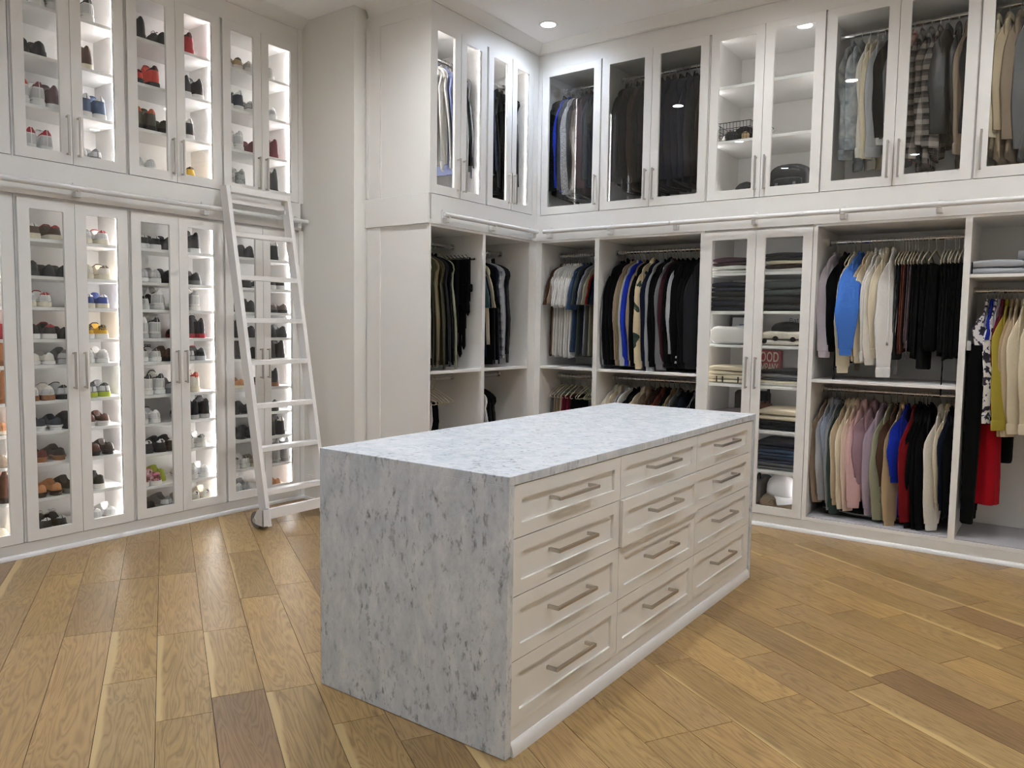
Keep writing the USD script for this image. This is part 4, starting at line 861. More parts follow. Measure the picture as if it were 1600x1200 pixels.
RODS = {}
def fill(rodname, where, W, z, d, items, cat='clothes on the ', hanger_style='cream', gap=None, n_dir=1):
    """items: (a, kind, colour, description, options); a along the rod, listed from left to right"""
    pos = [it[0] for it in items]
    for i, (a, kind, col, desc, *o) in enumerate(items):
        o = o[0] if o else {}
        rg = np.random.default_rng(int(abs(hash_(rodname))) + i)
        gs = [abs(pos[j] - a) for j in (i - 1, i + 1) if 0 <= j < len(items)]
        g = min(gs) if gs else .06
        T = float(np.clip(min(o.get('T', .030), g * (.50 if 'T' in o else .42)), .0075, .030))
        x, y, zz = W.p(a, d, z + .0145 + .002)
        zz -= .0195
        rz = (0.0 if W.axis == 'x' else -math.pi / 2) + rg.normal(0, .02 if g < .035 else .05) + o.get('rz', 0)
        place = f'{ORD[i + 1]} from left on {where}'
        hs = o.get('h', hanger_style)
        if kind == 'empty':
            hanger(hs, f'empty {"cream" if hs == "cream" else hs} hanger, {place}', (x, y, zz), rz, f'hangers on the {where}'); continue
        lab = f'{desc}, {place}'
        hanger(hs, f'hanger of {lab}', (x, y, zz), rz, f'hangers on the {where}')
        ct = desc.split()[-1]; name = ct.replace('-', '_')
        t = thing(name, lab, ct, (x, y, zz), rz, f'clothes on the {where}')
        gk = {'denim': 'shirt'}.get(kind, kind)
        mat = cloth(col); mat2 = cloth(o['sleeve_col']) if 'sleeve_col' in o else mat; mc = cloth(o['cuff_col']) if 'cuff_col' in o else mat2
        for pn, mesh in garment_mesh(gk, T, o.get('L', .78), rg, o.get('S'), o.get('W', 1.0), o.get('F', 0.0), .006 + .014 * math.sin(a * 7.0 + hash_(rodname)), 50 - 20 * min(1, max(0, (g - .020) / .025)), .010 if g > .042 else 0.0):
            obj(pn, mesh, {'sleeve': mat2, 'cuff': mc}.get(pn, mat), t, smooth=True)
        if o.get('bands'):
            zz2 = -o.get('L', .78)
            for bz in (.03, .07):
                obj('hem_stripe', loft(np.array([[(.226 * np.sign(np.cos(q)) * abs(np.cos(q)) ** .75, (T * 1.5 + .004) * np.sign(np.sin(q)) * abs(np.sin(q)) ** .7, zz2 + bz + dz) for q in np.linspace(0, 2 * np.pi, 22, endpoint=False)] for dz in (0, .018)]), caps=False), cloth('white'), t)
        if o.get('strings'):
            for su in (-.03, .05): obj('drawstring', tube([(.19 + su * .3, .0, -o.get('L', .78) + .04), (.20 + su * .3, .004, -o.get('L', .78) - .03), (.19 + su * .5, .002, -o.get('L', .78) - o['strings'])], .0022, 5), mat if o.get('stringself') else cloth(col), t, smooth=True)
def hash_(s):
    h = 0
    for ch in s: h = (h * 31 + ord(ch)) % 100003
    return h

# back wall, bay right of the glass cabinet
R1 = 'upper open rod right of glass cabinet'
fill('b3t', R1, WBy, 1.985, -.30, [
    (-1.327, 'sweat', 'lavender', 'pale lavender sweatshirt', {'L': .66, 'S': .74, 'T': .022}), (-1.262, 'sweat', 'black', 'black sweatshirt', {'L': .84, 'S': .70, 'strings': .10}), (-1.231, 'tank', 'black', 'black top', {'L': .80}), (-1.205, 'sweat', 'cream', 'cream sweatshirt', {'L': .70, 'S': .84}),
    (-1.170, 'sweat', 'blue', 'bright-blue sweatshirt', {'L': .62, 'S': .72, 'T': .022, 'F': .115}), (-1.118, 'sweat', 'beige', 'beige sweatshirt', {'L': .70, 'S': .76}), (-1.096, 'sweat', 'cream', 'cream long-sleeved top', {'L': .68, 'S': .77}), (-1.074, 'shirt', 'white', 'white shirt', {'L': .74, 'S': .74}), (-1.041, 'hoodie', 'offwhite', 'off-white hoodie', {'L': .70, 'S': .78, 'strings': .1}), (-1.006, 'shirt', 'cream', 'cream ruffled shirt', {'L': .72, 'S': .72}), (-.968, 'shirt', 'white', 'white long-sleeved shirt', {'L': .70, 'S': .84}),
    (-.928, 'tank', 'greygreen', 'dark olive top', {'L': .76}), (-.911, 'tank', 'charcoal', 'charcoal top', {'L': .78}), (-.895, 'tank', 'rust', 'rust-brown top', {'L': .74}), (-.877, 'tank', 'rust', 'rust-brown garment', {'L': .74}), (-.858, 'tank', 'mauvegrey', 'mauve-grey top', {'L': .68}), (-.841, 'tank', 'mauvegrey', 'mauve-grey garment', {'L': .70, 'strings': .08}), (-.822, 'tank', 'black', 'black top', {'L': .74}), (-.797, 'tank', 'black', 'black garment', {'L': .78}), (-.762, 'tank', 'black', 'black garment', {'L': .84, 'T': .024}), (-.72, 'tank', 'black', 'long black top', {'L': .72, 'T': .02}),
    (-.672, 'tank', 'black', 'black garment', {'L': .76}), (-.652, 'tank', 'black', 'black garment', {'L': .74}), (-.631, 'tank', 'black', 'black garment', {'L': .78, 'strings': .22}), (-.611, 'tank', 'black', 'black garment', {'L': .76}), (-.59, 'tank', 'black', 'black garment', {'L': .76}), (-.566, 'tank', 'black', 'black top', {'L': .76})])
R2 = 'lower open rod right of glass cabinet'
fill('b3l', R2, WBy, .97, -.30, [
    (-1.345, 'sweat', 'taupe', 'taupe sweatshirt', {'L': .62, 'S': .72}), (-1.316, 'hoodie', 'lightgrey', 'light-grey hoodie', {'L': .60, 'S': .70}), (-1.282, 'hoodie', 'bluegrey', 'blue-grey hoodie', {'L': .64, 'S': .52, 'T': .02}), (-1.257, 'sweat', 'heather', 'heather-grey sweatshirt', {'L': .64, 'S': .76}), (-1.229, 'sweat', 'forest', 'dark-green sweatshirt', {'L': .70, 'S': .78}), (-1.205, 'hoodie', 'beige', 'beige hoodie', {'L': .66, 'S': .72}), (-1.176, 'hoodie', 'cream', 'cream hoodie', {'L': .66, 'S': .74}),
    (-1.146, 'hoodie', 'blush', 'blush hoodie', {'L': .68, 'S': .75}), (-1.101, 'hoodie', 'pink', 'pink hoodie', {'L': .64, 'S': .72, 'T': .024}), (-1.04, 'hoodie', 'mauve', 'mauve hoodie', {'L': .50, 'S': .56, 'T': .024}), (-.985, 'sweat', 'lilac', 'lilac sweatshirt', {'L': .70, 'S': .76, 'T': .024}), (-.938, 'sweat', 'sage', 'sage-green sweatshirt', {'L': .70, 'S': .78}), (-.900, 'sweat', 'brown', 'brown sweatshirt', {'L': .60, 'S': .60}), (-.866, 'hoodie', 'tan', 'tan hoodie', {'L': .72, 'S': .82}), (-.838, 'sweat', 'royal', 'royal-blue sweatshirt', {'L': .78, 'S': .52}),
    (-.796, 'sweat', 'darkred', 'dark-red sweatshirt', {'L': .72, 'S': .76, 'T': .026, 'F': .035}), (-.764, 'hoodie', 'black', 'black hoodie', {'L': .80, 'S': .80}), (-.742, 'sweat', 'black', 'black sweatshirt', {'L': .80, 'S': .80}), (-.720, 'sweat', 'black', 'black pullover', {'L': .80, 'S': .80}), (-.696, 'hoodie', 'black', 'black zip hoodie', {'L': .80, 'S': .80}), (-.642, 'hoodie', 'offwhite', 'off-white hoodie', {'L': .68, 'S': .80, 'T': .028}), (-.608, 'hoodie', 'cream', 'cream laced top', {'L': .64, 'S': .62}), (-.585, 'sweat', 'navy', 'navy sweatshirt', {'L': .64, 'S': .66}), (-.560, 'sweat', 'black', 'black jacket', {'L': .70, 'S': .70})])
# bay left of the glass cabinet
R3 = 'upper open rod left of glass cabinet'
bl = dict(L=.88, S=.86)
fill('b2t', R3, WBy, 1.985, -.30, [(-2.985, 'sweat', 'grey', 'grey sweatshirt', bl), (-2.966, 'sweat', 'black', 'black sweatshirt', bl), (-2.945, 'sweat', 'black', 'black white-lined jacket', bl), (-2.915, 'suit', 'black', 'black jacket', bl), (-2.880, 'sweat', 'taupe', 'taupe sweatshirt', bl), (-2.852, 'sweat', 'khaki', 'khaki sweatshirt', bl), (-2.822, 'sweat', 'lightgrey', 'light-grey sweatshirt', bl), (-2.800, 'sweat', 'royal', 'royal-blue sweatshirt', bl),
    (-2.768, 'sweat', 'taupe', 'brown-grey sweatshirt', bl), (-2.735, 'sweat', 'black', 'black pullover', bl), (-2.700, 'hoodie', 'print', 'cream printed hoodie', {'L': .86, 'S': .88}), (-2.662, 'sweat', 'navy', 'navy sweatshirt', bl), (-2.620, 'sweat', 'heather', 'heather-grey sweatshirt', {'L': .90, 'S': .90, 'T': .024}), (-2.585, 'sweat', 'black', 'black sweatshirt', bl), (-2.556, 'hoodie', 'black', 'black hoodie', bl), (-2.528, 'sweat', 'grey', 'grey sweatshirt', {'L': .86, 'S': .88}), (-2.500, 'sweat', 'burgundydark', 'dark burgundy sweatshirt', bl), (-2.472, 'sweat', 'black', 'black jumper', bl),
    (-2.440, 'varsity', 'black', 'black grey-sleeved jacket', {'L': .86, 'S': .80, 'sleeve_col': 'lightgrey', 'cuff_col': 'black'}), (-2.400, 'sweat', 'black', 'black stripe-hemmed jacket', {'L': .90, 'S': .86, 'bands': 1}), (-2.355, 'sweat', 'black', 'black zip top', bl), (-2.310, 'sweat', 'black', 'black fleece', bl), (-2.262, 'sweat', 'charcoal', 'charcoal sweatshirt', bl)])
R4 = 'lower open rod left of glass cabinet'
hl = dict(L=.62, S=.60)
fill('b2l', R4, WBy, .963, -.30, [(-2.995, 'hoodie', 'offwhite', 'off-white hoodie', hl), (-2.955, 'hoodie', 'cream', 'cream hoodie', hl), (-2.905, 'hoodie', 'lightgrey', 'light-grey hoodie', hl), (-2.865, 'sweat', 'white', 'white sweatshirt', hl), (-2.825, 'sweat', 'black', 'black sweatshirt', hl), (-2.785, 'sweat', 'black', 'black pullover', hl), (-2.748, 'hoodie', 'cream', 'cream-white hoodie', hl), (-2.705, 'hoodie', 'taupe', 'taupe hoodie', hl), (-2.662, 'sweat', 'brown', 'brown sweatshirt', hl), (-2.620, 'hoodie', 'darkbrown', 'dark-brown hoodie', hl), (-2.578, 'hoodie', 'rust', 'rust hoodie', hl), (-2.540, 'hoodie', 'black', 'black hoodie', hl), (-2.495, 'hoodie', 'khaki', 'khaki hoodie', hl), (-2.450, 'hoodie', 'grey', 'grey hoodie', hl), (-2.405, 'sweat', 'charcoal', 'charcoal sweatshirt', hl), (-2.36, 'sweat', 'navy', 'navy sweatshirt', hl), (-2.31, 'sweat', 'grey', 'grey sweatshirt', hl), (-2.262, 'sweat', 'black', 'black top', hl)])
# corner bay of the back wall
R5 = 'upper rod in the back corner bay'
tl_ = dict(L=.84, S=.42)
fill('b1t', R5, WBy, 1.98, -.30, [(-3.540, 'tee', 'brown', 'brown t-shirt', tl_), (-3.520, 'tee', 'taupe', 'taupe t-shirt', tl_)] + [(-3.503 + .022 * i, 'tee', 'white', 'white t-shirt', {'L': .84 + .01 * (i % 2), 'S': .42 + .012 * (i % 3)}) for i in range(8)] +
     [(-3.318, 'tee', 'slate', 'slate-blue t-shirt', {'L': .80, 'S': .46}), (-3.285, 'tee', 'greygreen', 'dark grey-green t-shirt', tl_), (-3.250, 'tee', 'navy', 'navy t-shirt', tl_), (-3.220, 'tee', 'heather', 'heather-grey t-shirt', tl_), (-3.194, 'tee', 'grey', 'grey t-shirt', tl_), (-3.164, 'tee', 'sage', 'sage-green t-shirt', tl_), (-3.135, 'tee', 'darkred', 'dark-red t-shirt', tl_), (-3.108, 'tee', 'black', 'black t-shirt', tl_), (-3.084, 'tee', 'navy', 'dark navy t-shirt', tl_)])
R6 = 'lower rod in the back corner bay'
fill('b1l', R6, WBy, .955, -.30, [(-3.555, 'trouser', 'grey', 'grey shorts', {'L': .5}), (-3.525, 'trouser', 'taupe', 'taupe shorts', {'L': .5}), (-3.498, 'trouser', 'taupe', 'taupe trousers', {'L': .62}), (-3.470, 'trouser', 'beige', 'beige shorts', {'L': .5}), (-3.435, 'trouser', 'burgundy', 'burgundy shorts', {'L': .5, 'T': .02}), (-3.395, 'trouser', 'burgundy', 'burgundy trousers', {'L': .6, 'T': .02}), (-3.355, 'trouser', 'black', 'black shorts', {'L': .5}), (-3.29, 'empty', '', ''), (-3.255, 'empty', '', ''), (-3.215, 'empty', '', ''), (-3.185, 'empty', '', ''), (-3.15, 'trouser', 'black', 'black trousers', {'L': .6, 'T': .02}), (-3.11, 'empty', '', '')], hanger_style='cream')
# right-hand bay
R7 = 'rod at the photo\'s right edge'
fill('b4', R7, WBy, 1.64, -.30, [(-.42, 'shirt', 'floralwhite', 'white floral shirt', {'L': .60, 'S': .52, 'T': .03}), (-.394, 'shirt', 'royal', 'blue blouse', {'L': .4, 'S': .3}), (-.374, 'shirt', 'floralwhite', 'white floral blouse', {'L': .80, 'S': .74, 'T': .026, 'F': .05}), (-.356, 'shirt', 'lavender', 'lavender blouse', {'L': .6, 'S': .6}), (-.339, 'shirt', 'burgundy', 'burgundy shirt', {'L': .80, 'S': .66}), (-.316, 'shirt', 'mustard', 'mustard shirt', {'L': .76, 'S': .78, 'T': .02, 'F': .03}), (-.290, 'shirt', 'tan', 'tan shirt', {'L': .72, 'S': .82, 'T': .02}), (-.262, 'shirt', 'beige', 'beige shirt', {'L': .76, 'S': .82, 'T': .02}), (-.228, 'shirt', 'cream', 'cream shirt', {'L': .78, 'S': .80, 'T': .022}), (-.185, 'shirt', 'cream', 'cream jacket', {'L': .8, 'S': .8}), (-.13, 'shirt', 'white', 'white shirt', {'L': .8, 'S': .8}), (-.06, 'shirt', 'beige', 'pale beige jacket', {'L': .8, 'S': .8})])
# side section
R8 = 'upper side rod nearest ladder'
fill('s1t', R8, WSx, 1.98, -.30, [(4.165, 'sweat', 'offwhite', 'off-white sweatshirt', {'L': .84, 'S': .84}), (4.195, 'sweat', 'olive', 'dark-olive sweatshirt', {'L': .88, 'S': .86}), (4.23, 'sweat', 'olive', 'olive pullover', {'L': .88, 'S': .86, 'T': .022}), (4.27, 'sweat', 'khaki', 'olive-brown sweatshirt', {'L': .88, 'S': .86}), (4.31, 'sweat', 'olive', 'olive sweatshirt', {'L': .9, 'S': .88}), (4.35, 'sweat', 'charcoal', 'charcoal sweatshirt', {'L': .88, 'S': .86}), (4.39, 'sweat', 'black', 'black sweatshirt', {'L': .86, 'S': .85}), (4.43, 'sweat', 'sage', 'pale sage sweatshirt', {'L': .86, 'S': .88})])
R9 = 'upper side rod nearest corner'
fill('s2t', R9, WSx, 1.98, -.30, [(4.725, 'sweat', 'black', 'black sweatshirt', {'L': .86, 'S': .8}), (4.755, 'sweat', 'navy', 'navy sweatshirt', {'L': .86, 'S': .8}), (4.785, 'tee', 'teal', 'teal t-shirt', {'L': .8, 'S': .46}), (4.815, 'tee', 'navy', 'navy t-shirt', {'L': .84, 'S': .46}), (4.85, 'tee', 'cream', 'cream t-shirt', {'L': .74, 'S': .46}), (4.885, 'tee', 'black', 'black t-shirt', {'L': .9, 'S': .46}), (4.925, 'sweat', 'black', 'black pullover', {'L': .88, 'S': .86}), (4.965, 'sweat', 'navy', 'dark-navy pullover', {'L': .88, 'S': .86}), (5.01, 'shirt', 'plaidlight', 'pale plaid shirt', {'L': .84, 'S': .80}), (5.06, 'shirt', 'lightgrey', 'light-grey shirt', {'L': .84, 'S': .80}), (5.105, 'shirt', 'charcoal', 'charcoal shirt', {'L': .84, 'S': .84})])
R10 = 'lower side rod nearest ladder'
fill('s1l', R10, WSx, .965, -.30, [(4.10, 'empty', '', ''), (4.135, 'empty', '', ''), (4.17, 'trouser', 'black', 'black trousers', {'L': .62}), (4.205, 'trouser', 'black', 'black shorts', {'L': .6}), (4.24, 'trouser', 'white', 'white shorts', {'L': .5}), (4.275, 'trouser', 'black', 'black track trousers', {'L': .62}), (4.32, 'trouser', 'black', 'black joggers', {'L': .62, 'T': .024}), (4.365, 'empty', '', ''), (4.40, 'empty', '', ''), (4.44, 'empty', '', '')], hanger_style='cream')
R11 = 'lower side rod nearest corner'
fill('s2l', R11, WSx, .965, -.30, [(4.73, 'sweat', 'black', 'black jacket', hl), (4.765, 'sweat', 'black', 'black sweatshirt', hl), (4.80, 'sweat', 'lightgrey', 'grey-white sweatshirt', hl), (4.84, 'sweat', 'white', 'white sweatshirt', hl), (4.89, 'suit', 'black', 'black coat', {'L': .7, 'S': .66, 'T': .026}), (4.945, 'suit', 'black', 'black blazer', {'L': .7, 'S': .66, 'T': .026})])
R12 = 'upper side rod behind leftmost doors'
fill('su1', R12, WSx, 3.35, -.30, [(4.18, 'shirt', 'white', 'white dress shirt', {'L': .80, 'S': .8, 'T': .018}), (4.23, 'shirt', 'white', 'white cotton shirt', {'L': .80, 'S': .8, 'T': .018}), (4.285, 'shirt', 'white', 'white long-sleeved shirt', {'L': .80, 'S': .8, 'T': .018}), (4.34, 'shirt', 'white', 'plain white shirt', {'L': .80, 'S': .78, 'T': .018}), (4.395, 'shirt', 'lightblue', 'pale-blue shirt', {'L': .86, 'S': .8}), (4.44, 'shirt', 'white', 'crisp white shirt', {'L': .80, 'S': .78}), (4.49, 'shirt', 'lightblue', 'blue striped shirt', {'L': .84, 'S': .8}), (4.535, 'shirt', 'white', 'white oxford shirt', {'L': .8, 'S': .8}), (4.575, 'shirt', 'lightgrey', 'light-grey shirt', {'L': .82, 'S': .8}), (4.615, 'shirt', 'charcoal', 'charcoal shirt', {'L': .78, 'S': .72})], hanger_style='dark')
R13 = 'upper side rod behind right-hand doors'
fill('su2', R13, WSx, 3.35, -.30, [(4.76, 'suit', 'white', 'white jacket', {'L': .74, 'S': .74}), (4.84, 'suit', 'khaki', 'olive-brown jacket', {'L': .80, 'S': .76}), (4.90, 'suit', 'navy', 'navy jacket', {'L': .80, 'S': .76}), (4.955, 'suit', 'black', 'black jacket', {'L': .92, 'S': .88, 'T': .024}), (5.01, 'suit', 'black', 'black coat', {'L': .94, 'S': .9, 'T': .024}), (5.07, 'suit', 'black', 'long black coat', {'L': .96, 'S': .9, 'T': .024}), (5.13, 'suit', 'charcoal', 'charcoal jacket', {'L': .86, 'S': .80, 'T': .024}), (5.19, 'suit', 'charcoal', 'dark-grey jacket', {'L': .84, 'S': .78, 'T': .02})], hanger_style='white')
# back wall, upper
R14 = 'rod behind the corner glass door'
sj = dict(L=.90, S=.86)
fill('bu1', R14, WBy, 3.36, -.30, [(-3.545, 'suit', 'black', 'black jacket', sj), (-3.50, 'suit', 'royal', 'royal-blue jacket', {'L': .86, 'S': .84, 'T': .022}), (-3.46, 'suit', 'navy', 'navy jacket', sj), (-3.415, 'suit', 'tweed', 'grey tweed jacket', {'L': .92, 'S': .9, 'T': .022}), (-3.37, 'suit', 'charcoal', 'charcoal jacket', sj), (-3.325, 'suit', 'darkbrown', 'dark-brown jacket', sj), (-3.28, 'suit', 'burgundydark', 'dark burgundy jacket', sj), (-3.235, 'suit', 'charcoal', 'charcoal-grey jacket', {'L': .84, 'S': .8}), (-3.19, 'suit', 'charcoal', 'dark-grey jacket', {'L': .84, 'S': .8}), (-3.14, 'suit', 'black', 'plain black jacket', sj)], hanger_style='dark')
R15 = 'rod behind paired suit doors'
fill('bu2', R15, WBy, 3.36, -.30, [(-2.965, 'suit', 'charcoal', 'charcoal jacket', {'L': .86, 'S': .84}), (-2.915, 'suit', 'charcoal', 'dark-grey jacket', sj), (-2.865, 'suit', 'black', 'black jacket', {'L': .86, 'S': .82}), (-2.815, 'suit', 'darkbrown', 'brown-black jacket', sj), (-2.765, 'suit', 'black', 'plain black jacket', sj), (-2.715, 'suit', 'black', 'black blazer', sj), (-2.665, 'suit', 'charcoal', 'charcoal blazer', sj), (-2.61, 'suit', 'navy', 'navy jacket', sj), (-2.555, 'suit', 'navy', 'navy blazer', sj), (-2.50, 'suit', 'navy', 'dark-navy jacket', sj), (-2.445, 'suit', 'navy', 'blue-black jacket', {'L': .88, 'S': .86, 'T': .024}), (-2.39, 'suit', 'navy', 'midnight-blue jacket', sj), (-2.335, 'suit', 'charcoal', 'grey-black jacket', sj), (-2.28, 'suit', 'black', 'black suit jacket', sj), (-2.235, 'suit', 'darkbrown', 'dark-brown jacket', sj)], hanger_style='dark')
R16 = 'rod behind denim-and-plaid doors'
fill('bu6', R16, WBy, 3.36, -.30, [(-1.275, 'denim', 'denimwash', 'washed grey-denim jacket', {'L': .70, 'S': .80, 'T': .024}), (-1.225, 'denim', 'denimwash', 'pale denim jacket', {'L': .68, 'S': .74, 'T': .022}), (-1.175, 'shirt', 'offwhite', 'off-white shirt', {'L': .74, 'S': .80}), (-1.13, 'sweat', 'cream', 'cream knit jacket', {'L': .72, 'S': .82}), (-1.085, 'shirt', 'lightgrey', 'light-grey shirt', {'L': .78, 'S': .8}), (-1.035, 'varsity', 'black', 'black stripe-cuffed varsity jacket', {'L': .74, 'S': .74, 'cuff_col': 'white', 'T': .026}), (-.97, 'shirt', 'grey', 'grey shirt', {'L': .8, 'S': .8}), (-.91, 'shirt', 'floralpink', 'pink floral shirt', {'L': .82, 'S': .78, 'T': .02}), (-.865, 'shirt', 'plaid', 'dark plaid shirt', {'L': .86, 'S': .84, 'T': .02}), (-.815, 'shirt', 'plaid', 'grey plaid shirt', {'L': .92, 'S': .76, 'T': .028}), (-.765, 'shirt', 'plaid', 'black-white plaid shirt', {'L': .86, 'S': .78, 'T': .02}), (-.715, 'leatherj', 'leather', 'black leather jacket', {'L': .74, 'S': .76, 'T': .022}), (-.665, 'leatherj', 'leather', 'glossy black leather jacket', {'L': .76, 'S': .78, 'T': .022}), (-.615, 'shirt', 'taupe', 'taupe jacket', {'L': .84, 'S': .84}), (-.565, 'leatherj', 'leather', 'long black leather jacket', {'L': .8, 'S': .78, 'T': .022})], hanger_style='white')
R17 = 'rod behind rightmost upper glass door'
fill('bu8', R17, WBy, 3.36, -.30, [(-.455, 'coat', 'cream', 'cream coat', {'L': .86, 'S': .82, 'T': .024}), (-.395, 'coat', 'beige', 'beige coat', {'L': .94, 'S': .78, 'T': .028}), (-.335, 'coat', 'taupe', 'taupe coat', {'L': .94, 'S': .84, 'T': .028}), (-.275, 'coat', 'grey', 'grey coat', {'L': .94, 'S': .9, 'T': .024}), (-.21, 'varsity', 'black', 'black white-striped jacket', {'L': .8, 'S': .78, 'cuff_col': 'white', 'T': .024}), (-.14, 'coat', 'lightblue', 'pale-blue coat', {'L': .94, 'S': .86}), (-.05, 'coat', 'black', 'black coat', {'L': .94, 'S': .86})], hanger_style='white')

# ------------------------------------------------------------------ folded clothes and other things on the shelves
def folded(W, D, H, rg, lobes=2, soft=.004):
    """a folded garment: layers joined at the back, rounded fold towards the room (local y = -D/2 is the front)"""
    out = []; h = H / lobes
    for k in range(lobes):
        nx, m = 17, 20; R = []
        th = np.linspace(0, 2 * np.pi, m, endpoint=False); p = rg.uniform(0, 6.28, 4)
        for x in np.linspace(-1, 1, nx):
            e = (1 - abs(x) ** 12) ** .5 if abs(x) < 1 else .0
            e = max(e, .45)
            y = D / 2 * np.sign(np.cos(th)) * np.abs(np.cos(th)) ** .35 * (.985 + .015 * e)
            z = h / 2 * np.sign(np.sin(th)) * np.abs(np.sin(th)) ** .55 * e
            crown = (1 - .5 * x * x) * soft * 2.2 * (k == lobes - 1) * (np.sin(th) > 0)
            z = z + h / 2 + k * h + crown + soft * .6 * np.sin(3.1 * x + p[0] + 9 * y) * (np.sin(th) > .2)
            y = y + soft * np.sin(4 * x + p[1] + k) * (np.cos(th) < 0)
            R.append(np.stack([np.full(m, x * W / 2), y, np.maximum(z, .0005)], 1))
        out.append(loft(np.array(R)))
    return out
def fold_thing(name, label, cat, col, x, z, W, D, H, seed, group=None, lobes=2, dep=.28, rz=0.0, soft=.004, extra=None):
    t = thing(name, label, cat, (x, YB + dep, z), rz, group)
    rg = np.random.default_rng(seed)
    names = ['lower_fold', 'upper_fold', 'top_fold']
    for n, m in zip(names, folded(W, D, H, rg, lobes, soft)): obj(n, m, cloth(col), t, smooth=True)
    return t
G = 'folded clothes in the glass cabinet'
zt = [z + .001 for z in BCS]
def stack(x, z, seq, W=.30, D=.36, dep=.27, seed=0):
    for i, (col, H, name, label) in enumerate(seq):
        w = W * (1 - .02 * (i % 3)); fold_thing(name, label, 'clothes', col, x + .006 * ((i * 7) % 3 - 1), z, w, D, H, seed + i, G, lobes=2 if H > .03 else 1, dep=dep); z += H + .003
    return z
stack(-2.00, zt[0], [('white', .05, 'folded_sweater', 'folded white sweater on top shelf behind the left door'), ('plum', .055, 'folded_sweater', 'folded plum sweater lying on the white one, left door')], W=.29, seed=1)
stack(-1.60, zt[0], [('white', .018, 'folded_shirt', 'folded white shirt at stack bottom, top shelf, right door'), ('darkbrown', .028, 'folded_sweater', 'folded dark-brown sweater on top shelf behind the right door'), ('cream', .022, 'folded_shirt', 'folded cream shirt under charcoal, top shelf, right door'), ('charcoal', .05, 'folded_sweater', 'folded charcoal sweater crowning the top shelf stack, right door')], W=.33, seed=11)
stack(-2.00, zt[1], [('navy', .066, 'folded_jumper', 'bottom folded dark jumper, second shelf, left door'), ('charcoal', .066, 'folded_jumper', 'middle folded dark jumper, second shelf, left door'), ('navy', .062, 'folded_jumper', 'top folded dark jumper, second shelf, left door')], W=.31, D=.40, dep=.26, seed=21)
stack(-1.60, zt[1], [('charcoal', .10, 'folded_jumper', 'lower thick charcoal jumper, second shelf, right door'), ('greygreen', .10, 'folded_jumper', 'upper thick dark jumper with domed top, second shelf, right door')], W=.34, D=.40, dep=.26, seed=31)
fold_thing('folded_duvet_jacket', 'puffy white folded garment on third shelf behind the left door', 'clothes', 'white', -1.985, zt[2], .30, .34, .115, 41, G, lobes=1, dep=.23, soft=.010)
# picture frame behind it
t = thing('picture_frame', 'black picture frame with white mat and small blue picture, leaning behind white garment', 'picture frame', (-2.035, YB + .50, zt[2]), 0)
rot = lambda m, a: (m.apply_transform(trimesh.transformations.rotation_matrix(a, (1, 0, 0))), m)[1]
obj('frame', [rot(box(-.11, .11, -.008, .008, .0, .018), -.12), rot(box(-.11, .11, -.008, .008, .202, .22), -.12), rot(box(-.11, -.092, -.008, .008, .018, .202), -.12), rot(box(.092, .11, -.008, .008, .018, .202), -.12)], BLACKP, t)
obj('mat_board', rot(box(-.092, .092, -.002, .004, .018, .202), -.12), plain('paper_white', lin(226, 228, 230), .8), t)
obj('picture', rot(box(-.035, .06, -.004, -.002, .06, .15), -.12), plain('picture_blue', lin(70, 120, 180), .6), t)
# dotted knit + black garment + little sign
t = fold_thing('dotted_knit', 'cream knit with big black dots on third shelf behind the right door', 'clothes', 'dotknit', -1.60, zt[2], .34, .34, .085, 51, G, lobes=2, dep=.24, soft=.007)
for i, (dx, dz) in enumerate(((-.055, .050), (.065, .046), (.02, .086), (-.13, .03))):
    a = np.linspace(0, 2 * np.pi, 18, endpoint=False)
    if i < 2 or i == 3: obj('dot', loft(np.array([[(dx + .017 * k * math.cos(q), y, dz + .017 * k * math.sin(q)) for q in a] for y, k in ((-.160, 1.0), (-.1795, 1.0), (-.181, .9))])), cloth('black'), t)
    else: obj('dot', loft(np.array([[(dx + .017 * math.cos(q), -.06 + .017 * math.sin(q), z) for q in a] for z in (.07, .096)])), cloth('black'), t)
fold_thing('folded_scarf', 'black bulky folded scarf lying behind the dotted knit', 'clothes', 'black', -1.66, zt[2], .28, .12, .145, 61, G, lobes=2, dep=.50, soft=.010)
t = thing('small_sign', 'small framed white card lettered Bat behind the black scarf', 'sign', (-1.66, YB + .575, zt[2] + .0), 0)
obj('card', box(-.075, .075, -.006, 0, .145, .225), plain('paper_white', lin(226, 228, 230), .8), t)
obj('card_stand', box(-.02, .02, -.004, .0, 0, .145), BLACKP, t)
m = meshkit.text_mesh('Bat', .034, .001); v = m.vertices; obj('lettering', trimesh.Trimesh(np.stack([v[:, 0] - .05, -.006 - v[:, 2], v[:, 1] + .165], 1), m.faces, process=False), plain('ink_grey', lin(90, 90, 94), .8), t)
stack(-1.995, zt[3], [('cream', .055, 'folded_knit', 'folded cream knit with dark stripes, fourth shelf, left door'), ('cream', .06, 'folded_knit', 'soft cream knit on the striped one, fourth shelf, left door')], W=.31, seed=71)
sk = [p for p in stage.GetPrimAtPath('/World').GetChildren() if p.GetCustomDataByKey('label') == 'folded cream knit with dark stripes, fourth shelf, left door'][0].GetPath().pathString
for dx in (-.075, -.03, .085): obj('stripe', box(dx - .004, dx + .004, -.1835, -.178, .006, .050), cloth('black'), sk)
